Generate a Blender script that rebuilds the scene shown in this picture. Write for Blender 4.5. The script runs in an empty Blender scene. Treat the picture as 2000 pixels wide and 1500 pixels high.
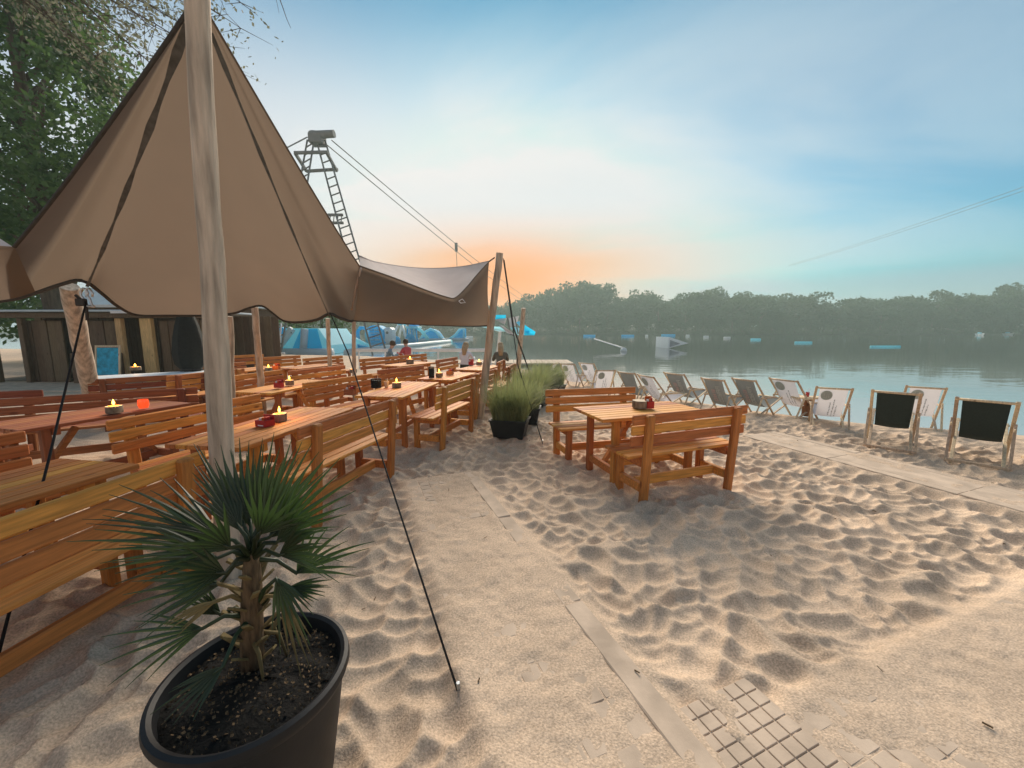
import bpy, math, random
import numpy as np
from mathutils import Vector, Matrix
R = math.radians
random.seed(7); NR = np.random.RandomState(11)
sc = bpy.context.scene
COL = sc.collection

# ------------------------------------------------------------------ camera, sky, sun, exposure
CAM_H, FPX, HOR = 1.65, 770.0, 645.0            # eye height, focal length in pixels of a 2000 px wide frame, horizon row
PITCH = math.atan((750 - HOR) / FPX)
cam = bpy.data.cameras.new('camera'); camo = bpy.data.objects.new('camera', cam); COL.objects.link(camo)
cam.sensor_width = 36; cam.lens = 36 * FPX / 2000; cam.clip_end = 3000; cam.clip_start = 0.05
camo.location = (0, 0, CAM_H); camo.rotation_euler = (math.pi / 2 - PITCH, 0, 0)
sc.camera = camo

EXPO = 0.6
SUN_EL, SUN_AZ = R(33.0), R(-1.0)                # sunset straight across the lake
w = bpy.data.worlds.new('World'); sc.world = w; w.use_nodes = True
def build_world():
    nt = w.node_tree; N = nt.nodes; L = nt.links; N.clear()
    def nd(t, **k):
        n = N.new(t)
        for a, b in k.items(): setattr(n, a, b)
        return n
    def math_(op, a, b=None, clamp=False):
        n = nd('ShaderNodeMath', operation=op, use_clamp=clamp)
        for i, x in enumerate((a, b)):
            if x is None: continue
            if isinstance(x, (int, float)): n.inputs[i].default_value = x
            else: L.new(x, n.inputs[i])
        return n.outputs[0]
    def mix(fac, a, b, mode='MIX'):
        n = nd('ShaderNodeMix', data_type='RGBA', blend_type=mode)
        for s, x in ((n.inputs[0], fac), (n.inputs[6], a), (n.inputs[7], b)):
            if isinstance(x, (int, float)): s.default_value = x
            elif isinstance(x, tuple): s.default_value = (*x, 1)
            else: L.new(x, s)
        return n.outputs[2]
    def ramp(x, *st):
        n = nd('ShaderNodeValToRGB'); n.color_ramp.interpolation = 'EASE'
        e = n.color_ramp.elements
        e[0].position, e[1].position = st[0][0], st[-1][0]
        for p, c in st[1:-1]: e.new(p)
        for q, (p, c) in zip(e, st): q.color = (c, c, c, 1) if isinstance(c, (int, float)) else (*c, 1)
        L.new(x, n.inputs[0]); return n.outputs[0]
    tc = nd('ShaderNodeTexCoord')
    sky = nd('ShaderNodeTexSky', sky_type='NISHITA', sun_disc=False)
    sky.sun_elevation = R(7.0); sky.sun_rotation = SUN_AZ
    sky.altitude = 50; sky.air_density = 1.0; sky.dust_density = 1.6; sky.ozone_density = 1.2
    d = tc.outputs['Generated']
    sep = nd('ShaderNodeSeparateXYZ'); L.new(d, sep.inputs[0])
    x, y, z = sep.outputs
    # angle to the sun
    sd = nd('ShaderNodeVectorMath', operation='DOT_PRODUCT'); L.new(d, sd.inputs[0])
    e0 = R(4.0); sd.inputs[1].default_value = (math.sin(SUN_AZ) * math.cos(e0), math.cos(SUN_AZ) * math.cos(e0), math.sin(e0))
    dot = math_('MAXIMUM', sd.outputs['Value'], 0.0)
    vd = nd('ShaderNodeVectorMath', operation='DOT_PRODUCT'); L.new(d, vd.inputs[0])      # middle of the thin cloud sheet, left of the sun
    va, ve = R(-13), R(15); vd.inputs[1].default_value = (math.sin(va) * math.cos(ve), math.cos(va) * math.cos(ve), math.sin(ve))
    dotv = math_('MAXIMUM', vd.outputs['Value'], 0.0)
    zc = math_('MAXIMUM', z, 0.0)
    # thin cloud sheets: a flat noise layer seen in perspective
    den = math_('ADD', zc, 0.10)
    cx = math_('DIVIDE', x, den); cy = math_('DIVIDE', y, den)
    cb = nd('ShaderNodeCombineXYZ'); L.new(cx, cb.inputs[0]); L.new(cy, cb.inputs[1])
    n1 = nd('ShaderNodeTexNoise'); n1.inputs['Scale'].default_value = 0.55; n1.inputs['Detail'].default_value = 7
    n1.inputs['Roughness'].default_value = 0.52; n1.inputs['Distortion'].default_value = 0.6
    mp = nd('ShaderNodeMapping'); mp.inputs['Location'].default_value = (3.3, 1.2, 0); mp.inputs['Rotation'].default_value = (0, 0, R(25))
    mp.inputs['Scale'].default_value = (0.75, 1.25, 1)
    L.new(cb.outputs[0], mp.inputs[0]); L.new(mp.outputs[0], n1.inputs['Vector'])
    cl = ramp(n1.outputs['Fac'], (0.38, 0.0), (0.66, 1.0))
    base = mix(1.0, sky.outputs[0], (SKYTINT), 'MULTIPLY')
    base = mix(1.0, base, LIMIT, 'DARKEN')         # keep the aureole from clipping to a white disc
    veil = math_('MULTIPLY', math_('POWER', dotv, 2.6), 1.0)
    band = ramp(z, (0.0, 1.0), (0.36, 0.96), (0.66, 0.0))
    drift = ramp(math_('ADD', math_('MULTIPLY', x, 0.5), 0.5), (0.25, 1.0), (0.85, 0.72))
    veil = math_('MULTIPLY', math_('MULTIPLY', math_('MULTIPLY', veil, band), drift), 1.35)
    vm = math_('MULTIPLY', veil, math_('ADD', math_('MULTIPLY', cl, 0.85), 0.68), True)
    c1 = mix(vm, base, VEILC)
    thin = math_('MULTIPLY', math_('ADD', math_('MULTIPLY', cl, 0.75), 0.25), 0.36)
    c2 = mix(thin, c1, CLOUDC)
    # warm glow just over the horizon round the sun
    low = ramp(z, (0.0, 1.0), (0.13, 0.85), (0.30, 0.0))
    gm = math_('MULTIPLY', math_('POWER', dot, 13.0), low)
    gm = math_('MULTIPLY', gm, math_('ADD', math_('MULTIPLY', cl, 0.35), 0.72), True)
    c3 = mix(math_('MULTIPLY', gm, 0.9), c2, GLOWC)
    gm2 = math_('MULTIPLY', math_('POWER', dot, 55.0), low, True)
    c4 = mix(math_('MULTIPLY', gm2, 0.95), c3, COREC)
    # grey-blue evening bank far from the sun, close to the horizon
    bank = ramp(z, (0.0, 1.0), (0.085, 0.75), (0.125, 0.0))
    far = math_('SUBTRACT', 1.0, math_('POWER', dot, 8.0), True)
    c5 = mix(math_('MULTIPLY', math_('MULTIPLY', bank, far), 0.85), c4, BANKC)
    # added pink belt in the unseen sky behind the camera, warms the ambient light
    belt = math_('MULTIPLY', ramp(z, (0.0, 1.0), (0.45, 0.8), (0.95, 0.0)), math_('MULTIPLY', math_('ADD', y, 0.15), -1.5, True), True)
    c5 = mix(math_('MULTIPLY', belt, 0.85), c5, BELTC)
    bg = nd('ShaderNodeBackground'); bg.inputs['Strength'].default_value = SKYSTR
    L.new(c5, bg.inputs[0])
    out = nd('ShaderNodeOutputWorld'); L.new(bg.outputs[0], out.inputs[0])
SKYSTR = 0.13
def _k(r, g, b): return tuple(q / SKYSTR / 2 ** EXPO for q in (r, g, b))   # a colour as it should leave the background
SKYTINT = (0.10, 0.68, 1.06)
LIMIT = _k(.84, .80, .80); VEILC = _k(.95, .89, .86); CLOUDC = _k(.52, .72, .80); GLOWC = _k(1.05, .47, .08); COREC = _k(1.2, .33, .0); BANKC = _k(.38, .48, .60); BELTC = _k(.66, .52, .46)
build_world()
sun = bpy.data.lights.new('sun', 'SUN'); suno = bpy.data.objects.new('sun', sun); COL.objects.link(suno)
sun.energy = 3.6; sun.angle = R(42); sun.color = (1.0, 0.86, 0.70)
suno.rotation_euler = (math.pi / 2 - SUN_EL, 0, math.pi - SUN_AZ)
sc.view_settings.view_transform = 'Standard'; sc.view_settings.look = 'None'
sc.view_settings.gamma = 1; sc.view_settings.exposure = EXPO; sc.view_settings.use_curve_mapping = False
sc.cycles.use_denoising = True; sc.cycles.denoising_prefilter = 'ACCURATE'
sc.cycles.max_bounces = 8; sc.cycles.diffuse_bounces = 3; sc.cycles.glossy_bounces = 3; sc.cycles.transmission_bounces = 4
sc.cycles.transparent_max_bounces = 12; sc.cycles.volume_bounces = 0
sc.cycles.caustics_reflective = False; sc.cycles.caustics_refractive = False
sc.cycles.sample_clamp_indirect = 6

# ------------------------------------------------------------------ helpers
_c, _s = math.cos(PITCH), math.sin(PITCH)
def ray(u, v):
    a = (u - 1000) / FPX; b = (750 - v) / FPX
    return Vector((a, _c + b * _s, -_s + b * _c))
def at(u, v, z=0.0):                            # the spot of a plane at height z seen at (u, v)
    d = ray(u, v); return Vector((0, 0, CAM_H)) + d * ((z - CAM_H) / d.z)
def atY(u, v, Y):                               # the spot seen at (u, v), Y metres away along the view
    d = ray(u, v); return Vector((0, 0, CAM_H)) + d * (Y / d.y)

MATS = {}
def mat(name, col, rough=0.7, var=0.15, scale=8.0, stretch=(1, 1, 1), bump=0.0, bscale=None, spec=0.3, rnd=0.0, metal=0.0,
        trans=0.0, tcol=None, sss=0.0, emit=None, estr=0.0, hue=0.0, detail=6, coat=0.0):
    """one procedural surface: noise-broken base colour, a little bump, a per-object shift in brightness"""
    m = bpy.data.materials.new(name); m.use_nodes = True; nt = m.node_tree; N = nt.nodes; L = nt.links
    b = N['Principled BSDF']; out = N['Material Output']
    tc = N.new('ShaderNodeTexCoord'); oi = N.new('ShaderNodeObjectInfo')
    ad = N.new('ShaderNodeVectorMath'); ad.operation = 'MULTIPLY_ADD'
    cmb = N.new('ShaderNodeCombineXYZ')
    for i in range(3): L.new(oi.outputs['Random'], cmb.inputs[i])
    ad.inputs[1].default_value = (37, 53, 29)
    L.new(cmb.outputs[0], ad.inputs[0]); L.new(tc.outputs['Object'], ad.inputs[2])
    mp = N.new('ShaderNodeMapping'); mp.inputs['Scale'].default_value = stretch; L.new(ad.outputs[0], mp.inputs[0])
    n = N.new('ShaderNodeTexNoise'); n.inputs['Scale'].default_value = scale; n.inputs['Detail'].default_value = detail
    L.new(mp.outputs[0], n.inputs['Vector'])
    rp = N.new('ShaderNodeMapRange'); rp.inputs[1].default_value = 0.3; rp.inputs[2].default_value = 0.7
    rp.inputs[3].default_value = 1 - var; rp.inputs[4].default_value = 1 + var; L.new(n.outputs['Fac'], rp.inputs[0])
    val = rp.outputs[0]
    if rnd:
        r2 = N.new('ShaderNodeMapRange'); r2.inputs[3].default_value = 1 - rnd; r2.inputs[4].default_value = 1 + rnd
        L.new(oi.outputs['Random'], r2.inputs[0])
        mm = N.new('ShaderNodeMath'); mm.operation = 'MULTIPLY'; L.new(val, mm.inputs[0]); L.new(r2.outputs[0], mm.inputs[1]); val = mm.outputs[0]
    hs = N.new('ShaderNodeHueSaturation'); hs.inputs['Color'].default_value = (*col, 1); L.new(val, hs.inputs['Value'])
    if hue:
        r3 = N.new('ShaderNodeMapRange'); r3.inputs[3].default_value = .5 - hue; r3.inputs[4].default_value = .5 + hue
        L.new(oi.outputs['Random'], r3.inputs[0]); L.new(r3.outputs[0], hs.inputs['Hue'])
    L.new(hs.outputs[0], b.inputs['Base Color'])
    b.inputs['Roughness'].default_value = rough; b.inputs['Specular IOR Level'].default_value = spec; b.inputs['Metallic'].default_value = metal
    if coat: b.inputs['Coat Weight'].default_value = coat; b.inputs['Coat Roughness'].default_value = .25
    if bump:
        n2 = N.new('ShaderNodeTexNoise'); n2.inputs['Scale'].default_value = bscale or scale * 3; n2.inputs['Detail'].default_value = 5
        L.new(mp.outputs[0], n2.inputs['Vector'])
        bp = N.new('ShaderNodeBump'); bp.inputs['Strength'].default_value = 1.0; bp.inputs['Distance'].default_value = bump
        L.new(n2.outputs['Fac'], bp.inputs['Height']); L.new(bp.outputs[0], b.inputs['Normal'])
    if emit: b.inputs['Emission Color'].default_value = (*emit, 1); b.inputs['Emission Strength'].default_value = estr
    if trans:
        t = N.new('ShaderNodeBsdfTranslucent'); t.inputs[0].default_value = (*(tcol or col), 1)
        mx = N.new('ShaderNodeMixShader'); mx.inputs[0].default_value = trans
        L.new(b.outputs[0], mx.inputs[1]); L.new(t.outputs[0], mx.inputs[2]); L.new(mx.outputs[0], out.inputs['Surface'])
    MATS[name] = m; return m

class MB:
    """collects simple shapes; build() links them as one mesh object"""
    def __init__(s): s.v = []; s.f = []
    def add(s, v, f):
        o = len(s.v); s.v += [tuple(p) for p in v]; s.f += [tuple(i + o for i in q) for q in f]; return s
    def cbox(s, x0, x1, y0, y1, z0, z1, b=0.006, M=None):
        """box with chamfered edges, 44 triangles"""
        X, Y, Z = (x0, x1), (y0, y1), (z0, z1); v = []; idx = {}
        b = min(b, (x1 - x0) * .4, (y1 - y0) * .4, (z1 - z0) * .4)
        for i in (0, 1):
            for j in (0, 1):
                for k in (0, 1):
                    p = (X[i], Y[j], Z[k]); n = (b if i == 0 else -b, b if j == 0 else -b, b if k == 0 else -b)
                    for a in range(3):
                        q = [p[0] + n[0], p[1] + n[1], p[2] + n[2]]; q[a] = p[a]
                        idx[i, j, k, a] = len(v); v.append(q)
        f = []
        g = lambda i, j, k, a: idx[i, j, k, a]
        for e in (0, 1):
            q = [g(e, 0, 0, 0), g(e, 1, 0, 0), g(e, 1, 1, 0), g(e, 0, 1, 0)]; f.append(q if e else q[::-1])
            q = [g(0, e, 0, 1), g(0, e, 1, 1), g(1, e, 1, 1), g(1, e, 0, 1)]; f.append(q if e else q[::-1])
            q = [g(0, 0, e, 2), g(1, 0, e, 2), g(1, 1, e, 2), g(0, 1, e, 2)]; f.append(q if e else q[::-1])
        def edge(a, c1, c2, p1, p2):
            f.append([g(*c1, p1), g(*c2, p1), g(*c2, p2), g(*c1, p2)])
        for j in (0, 1):
            for k in (0, 1): edge(0, (0, j, k), (1, j, k), *((1, 2) if (j + k) % 2 else (2, 1)))
        for i in (0, 1):
            for k in (0, 1): edge(1, (i, 0, k), (i, 1, k), *((2, 0) if (i + k) % 2 else (0, 2)))
        for i in (0, 1):
            for j in (0, 1): edge(2, (i, j, 0), (i, j, 1), *((0, 1) if (i + j) % 2 else (1, 0)))
        for i in (0, 1):
            for j in (0, 1):
                for k in (0, 1):
                    q = [g(i, j, k, 0), g(i, j, k, 1), g(i, j, k, 2)]; f.append(q if (i + j + k) % 2 else q[::-1])
        if M is not None: v = [M @ Vector(p) for p in v]
        return s.add(v, f)
    def beam(s, p, q, w_, h_, b=0.006, up=(0, 0, 1)):
        p = Vector(p); q = Vector(q); x = (q - p); l = x.length; x.normalize(); up = Vector(up)
        if abs(x.dot(up)) > .98: up = Vector((0, 1, 0))
        y = up.cross(x).normalized(); z = x.cross(y)
        M = Matrix(((x.x, y.x, z.x, p.x), (x.y, y.y, z.y, p.y), (x.z, y.z, z.z, p.z), (0, 0, 0, 1)))
        return s.cbox(0, l, -w_ / 2, w_ / 2, -h_ / 2, h_ / 2, b, M)
    def tube(s, pts, r, n=8, cap=True):
        pts = [Vector(p) for p in pts]; rr = r if isinstance(r, (list, tuple)) else [r] * len(pts)
        t0 = (pts[1] - pts[0]).normalized(); a = Vector((0, 0, 1)) if abs(t0.z) < .9 else Vector((1, 0, 0))
        nx = t0.cross(a).normalized(); v = []; f = []
        for i, p in enumerate(pts):
            t = (pts[min(i + 1, len(pts) - 1)] - pts[max(i - 1, 0)]).normalized()
            nx = (nx - t * nx.dot(t)).normalized(); ny = t.cross(nx)
            for k in range(n):
                an = 2 * math.pi * k / n; v.append(p + (nx * math.cos(an) + ny * math.sin(an)) * rr[i])
        for i in range(len(pts) - 1):
            for k in range(n):
                k2 = (k + 1) % n; f.append((i * n + k, i * n + k2, (i + 1) * n + k2, (i + 1) * n + k))
        if cap:
            f.append(tuple(range(n - 1, -1, -1))); e = (len(pts) - 1) * n; f.append(tuple(e + k for k in range(n)))
        return s.add(v, f)
    def lathe(s, prof, n=24, c=(0, 0, 0), sx=1, sy=1):
        v = []; f = []
        for r, z in prof:
            for k in range(n):
                an = 2 * math.pi * k / n; v.append((c[0] + r * math.cos(an) * sx, c[1] + r * math.sin(an) * sy, c[2] + z))
        for i in range(len(prof) - 1):
            for k in range(n):
                k2 = (k + 1) % n; f.append((i * n + k, i * n + k2, (i + 1) * n + k2, (i + 1) * n + k))
        if prof[0][0] > 1e-4: f.append(tuple(range(n - 1, -1, -1)))
        if prof[-1][0] > 1e-4: e = (len(prof) - 1) * n; f.append(tuple(e + k for k in range(n)))
        return s.add(v, f)
    def sheet(s, fn, nu, nv):
        v = [fn(i / nu, j / nv) for j in range(nv + 1) for i in range(nu + 1)]
        f = [(j * (nu + 1) + i, j * (nu + 1) + i + 1, (j + 1) * (nu + 1) + i + 1, (j + 1) * (nu + 1) + i) for j in range(nv) for i in range(nu)]
        return s.add(v, f)
    def mesh(s, name, m, smooth=False):
        me = bpy.data.meshes.new(name); me.from_pydata(s.v, [], s.f); me.materials.append(MATS[m] if isinstance(m, str) else m)
        if smooth:
            me.polygons.foreach_set('use_smooth', [True] * len(me.polygons))
            if smooth is not True: me.set_sharp_from_angle(angle=R(smooth))
        me.update(); return me
    def build(s, name, m, parent=None, smooth=False, loc=None):
        return link(name, s.mesh(name, m, smooth), parent, loc)
def link(name, me, parent=None, loc=None):
    o = bpy.data.objects.new(name, me); COL.objects.link(o)
    if parent is not None: o.parent = parent
    if loc is not None: o.location = loc
    return o
def tag(o, label=None, cat=None, group=None, kind=None):
    if label: o['label'] = label
    if cat: o['category'] = cat
    if group: o['group'] = group
    if kind: o['kind'] = kind
    return o
def thing(name, label, cat, loc=(0, 0, 0), rz=0.0, group=None):
    o = bpy.data.objects.new(name, None); COL.objects.link(o); o.empty_display_size = .1
    o.location = loc; o.rotation_euler = (0, 0, rz); return tag(o, label, cat, group)
def copy_tree(o, parent=None):
    c = o.copy(); COL.objects.link(c)
    if parent is not None: c.parent = parent
    for ch in [x for x in o.children]: copy_tree(ch, c)
    return c
def np_mesh(name, verts, faces, m, smooth=False):
    """verts (n,3), faces (k,3|4) arrays -> mesh, fast"""
    me = bpy.data.meshes.new(name); k = faces.shape[1]; nf = len(faces)
    me.vertices.add(len(verts)); me.vertices.foreach_set('co', np.ascontiguousarray(verts, dtype=np.float32).ravel())
    me.loops.add(nf * k); me.loops.foreach_set('vertex_index', np.ascontiguousarray(faces, dtype=np.int32).ravel())
    me.polygons.add(nf); me.polygons.foreach_set('loop_start', np.arange(0, nf * k, k, dtype=np.int32))
    me.materials.append(MATS[m] if isinstance(m, str) else m)
    me.update(calc_edges=True)
    if smooth: me.polygons.foreach_set('use_smooth', np.ones(nf, dtype=bool))
    me.validate(); return me
def leaf_quads(P, size, rs, flat=0.0, aspect=0.55, droop=None):
    """one small folded diamond per point"""
    n = len(P); a = rs.normal(size=(n, 3)); a[:, 2] *= (1 - flat); a /= np.linalg.norm(a, axis=1, keepdims=True)
    if droop is not None: a = a * (1 - droop) + np.array([0, 0, -1.0]) * droop; a /= np.linalg.norm(a, axis=1, keepdims=True)
    b = rs.normal(size=(n, 3)); b -= a * (a * b).sum(1, keepdims=True); b /= np.linalg.norm(b, axis=1, keepdims=True)
    s = size * rs.uniform(.6, 1.3, (n, 1))
    V = np.stack([P - a * s * .5, P + b * s * aspect * .5, P + a * s * .5, P - b * s * aspect * .5], 1).reshape(-1, 3)
    F_ = np.arange(n * 4).reshape(-1, 4); return V, F_

# ------------------------------------------------------------------ materials
def wood(name, col, ax):
    st = {'x': (1.2, 16, 16), 'z': (16, 16, 1.2)}[ax]
    m = mat(name, col, rough=.66, var=.28, scale=3.2, stretch=st, bump=.0012, bscale=7, spec=.35, rnd=.24, hue=.014, detail=8)
    nt = m.node_tree; N = nt.nodes; L = nt.links; b = N['Principled BSDF']
    tc = [n for n in N if n.type == 'VECT_MATH'][0]
    vo = N.new('ShaderNodeTexVoronoi'); vo.inputs['Scale'].default_value = 2.3
    mp = N.new('ShaderNodeMapping'); mp.inputs['Scale'].default_value = {'x': (1, 2.6, 2.6), 'z': (2.6, 2.6, 1)}[ax]
    L.new(tc.outputs[0], mp.inputs[0]); L.new(mp.outputs[0], vo.inputs['Vector'])
    mr = N.new('ShaderNodeMapRange'); mr.inputs[1].default_value = .05; mr.inputs[2].default_value = .11; mr.inputs[3].default_value = .8; mr.inputs[4].default_value = 0
    L.new(vo.outputs['Distance'], mr.inputs[0])
    mx = N.new('ShaderNodeMix'); mx.data_type = 'RGBA'; mx.inputs[7].default_value = (col[0] * .38, col[1] * .28, col[2] * .22, 1)
    src = b.inputs['Base Color'].links[0].from_socket
    L.new(mr.outputs[0], mx.inputs[0]); L.new(src, mx.inputs[6]); L.new(mx.outputs[2], b.inputs['Base Color'])
    return m
WOODC = (.58, .222, .050)
wood('larch', WOODC, 'x'); wood('larch_up', (.45, .162, .036), 'z')
wood('red_wood', (.30, .095, .034), 'x'); wood('red_wood_up', (.22, .07, .028), 'z')
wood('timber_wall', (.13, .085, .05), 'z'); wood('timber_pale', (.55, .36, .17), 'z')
mat('pole_wood', (.50, .405, .31), .85, .42, 3, (7, 7, .7), .010, 9)
mat('canvas', (.215, .172, .138), .9, .08, 2.5, bump=.0008, bscale=300, spec=.1, trans=.42, tcol=(.215, .160, .118))
mat('canvas_pale', (.60, .54, .52), .85, .08, 3, bump=.0008, bscale=200, spec=.15, trans=.3)
mat('strap', (.10, .095, .088), .85, .3, 20)
mat('hem', (.055, .050, .046), .85, .2, 20)
mat('rope_black', (.014, .013, .013), .8, .2, 60)
mat('steel', (.55, .58, .60), .35, .15, 14, metal=.9)
mat('galv', (.42, .46, .48), .5, .2, 5, metal=.5)
mat('tower_steel', (.19, .185, .175), .6, .2, 2)
mat('white_paint', (.75, .77, .78), .5, .08, 6)
mat('leaf_far', (.026, .068, .032), .8, .45, .35, spec=.1, rnd=.22, hue=.018, trans=.3, tcol=(.07, .11, .03))
mat('leaf_near', (.045, .085, .040), .6, .45, 1.2, spec=.25, trans=.42, tcol=(.11, .20, .05))
mat('leaf_twig', (.10, .11, .085), .6, .3, 2, spec=.25, trans=.4, tcol=(.26, .27, .18))
mat('bark', (.10, .075, .055), .9, .3, 4, (4, 4, .7), .01, 8)
mat('bank_grass', (.03, .042, .022), .9, .4, .3)
mat('grass_blade', (.22, .25, .12), .6, .35, 3, spec=.2, rnd=.2, trans=.5, tcol=(.36, .40, .16))
mat('black_plastic', (.010, .011, .013), .55, .3, 6, spec=.3, bump=.0006, bscale=60)
mat('soil', (.007, .006, .005), .95, .6, 40, bump=.01, bscale=70)
mat('palm_leaf', (.030, .046, .019), .42, .30, 5, (1, 1, 1), spec=.45, rnd=.25, hue=.02, trans=.2, tcol=(.07, .15, .03))
mat('palm_dry', (.16, .12, .05), .8, .3, 8)
mat('palm_fibre', (.13, .085, .045), .95, .5, 26, (3, 3, .6), .006, 40)
mat('sling_white', (.74, .73, .76), .85, .05, 5, trans=.3, rnd=.04)
mat('sling_grey', (.25, .265, .26), .9, .12, 6, trans=.15)
mat('sling_black', (.022, .030, .026), .9, .2, 60, trans=.05)
mat('print_grey', (.36, .41, .40), .9, .12, 40)
mat('print_dark', (.30, .32, .34), .9, .2, 60)
mat('print_pale', (.46, .48, .47), .9, .15, 30)
mat('print_pink', (.48, .33, .32), .9, .15, 30)
wood('chair_wood', (.60, .45, .30), 'z')
mat('log_bark', (.24, .20, .15), .95, .5, 18, (1, 1, .5), .01, 26)
mat('log_cut', (.62, .50, .36), .8, .15, 10)
mat('red_card', (.42, .020, .022), .5, .15, 12, spec=.35)
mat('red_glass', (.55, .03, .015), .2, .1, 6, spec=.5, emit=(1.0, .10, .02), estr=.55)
mat('orange_card', (.55, .12, .02), .6, .15, 10)
mat('flame', (1, .6, .1), .5, 0, 5, emit=(1.0, .46, .06), estr=7.0)
mat('wax_glow', (.8, .35, .08), .6, .1, 20, emit=(1.0, .33, .03), estr=1.1)
mat('pvc_cyan', (.02, .62, .92), .5, .06, 1, spec=.5, trans=.6, tcol=(.02, .62, .95))
mat('pvc_pale', (.42, .86, .97), .5, .05, 1, spec=.5, trans=.6, tcol=(.45, .88, .98))
mat('pvc_white', (.78, .82, .84), .35, .05, 1, spec=.5, trans=.45, tcol=(.85, .9, .92))
mat('skin', (.55, .33, .24), .55, .06, 20)
mat('hair_brown', (.07, .04, .022), .6, .3, 40); mat('hair_blond', (.42, .30, .17), .6, .25, 40)
mat('cloth_red', (.55, .07, .08), .85, .12, 20); mat('cloth_blue', (.16, .24, .30), .85, .12, 20)
mat('cloth_white', (.72, .74, .80), .85, .06, 20); mat('cloth_dark', (.02, .022, .02), .9, .2, 20); mat('cloth_olive', (.12, .11, .08), .9, .2, 20)
mat('roof_sheet', (.50, .60, .66), .5, .08, 2, spec=.4)
mat('blue_poster', (.02, .36, .55), .4, .35, 9)
mat('dark_inside', (.012, .010, .009), .95, .3, 3)
mat('mat_tile', (.57, .445, .335), .92, .22, 5, bump=.001, bscale=60)
# ------------------------------------------------------------------ the ground: one sheet of trodden sand that dips under the lake
SX = [-80, -40, -25, -10, -1, 1.96, 3.53, 5.37, 6.5, 7.18, 8.6, 12, 20, 40, 90]
SY = [44, 36, 31, 27, 21, 15.0, 10.75, 8.45, 7.46, 7.08, 6.46, 5.2, 2.5, -6, -30]
WATER_Z = -0.16
D1 = np.array([.366, -.9306]); N1 = np.array([.9306, .366])       # the boardwalks run along D1 and across it
WALKS = [((-0.80, 4.24), D1, 0.0, 5.2, .39, 0.020, .0065), ((3.88, 6.04), D1, 0.0, 5.4, .36, 0.045, -.006), ((1.16, 1.05), N1, 0.0, 4.3, .42, 0.012, .0070)]   # start, direction, from, to, half width, height, depth of drifted sand
def walk_mask(X, Y):
    m = np.zeros_like(X); zz = np.zeros_like(X)
    for (ox, oy), d, s0, s1, hw, z, cov in WALKS:
        n = np.array([d[1], -d[0]])
        s = (X - ox) * d[0] + (Y - oy) * d[1]; t = (X - ox) * n[0] + (Y - oy) * n[1]
        e = np.maximum(np.maximum(s0 - s, s - s1), np.abs(t) - hw)
        k = np.clip(1 - (e + .02) / .16, 0, 1); k = k * k * (3 - 2 * k)
        zz = np.where(k > m, z + cov, zz); m = np.maximum(m, k)
    return m, zz
def value_noise(X, Y, sc_, seed):
    rs = np.random.RandomState(seed); T = rs.rand(256, 256)
    u = X / sc_ + 100; v = Y / sc_ + 100; i = np.floor(u).astype(int); j = np.floor(v).astype(int); a = u - i; b = v - j
    a = a * a * (3 - 2 * a); b = b * b * (3 - 2 * b); g = lambda p, q: T[p % 256, q % 256]
    return (g(i, j) * (1 - a) + g(i + 1, j) * a) * (1 - b) + (g(i, j + 1) * (1 - a) + g(i + 1, j + 1) * a) * b - .5
def spaced(lo, f0, f1, hi, fine, grow):
    a = list(np.arange(f0, f1, fine)); st = fine; x = a[-1]
    while x < hi: st *= grow; x += st; a.append(x)
    st = fine; x = f0; pre = []
    while x > lo: st *= grow; x -= st; pre.append(x)
    return np.array(pre[::-1] + a)
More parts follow.
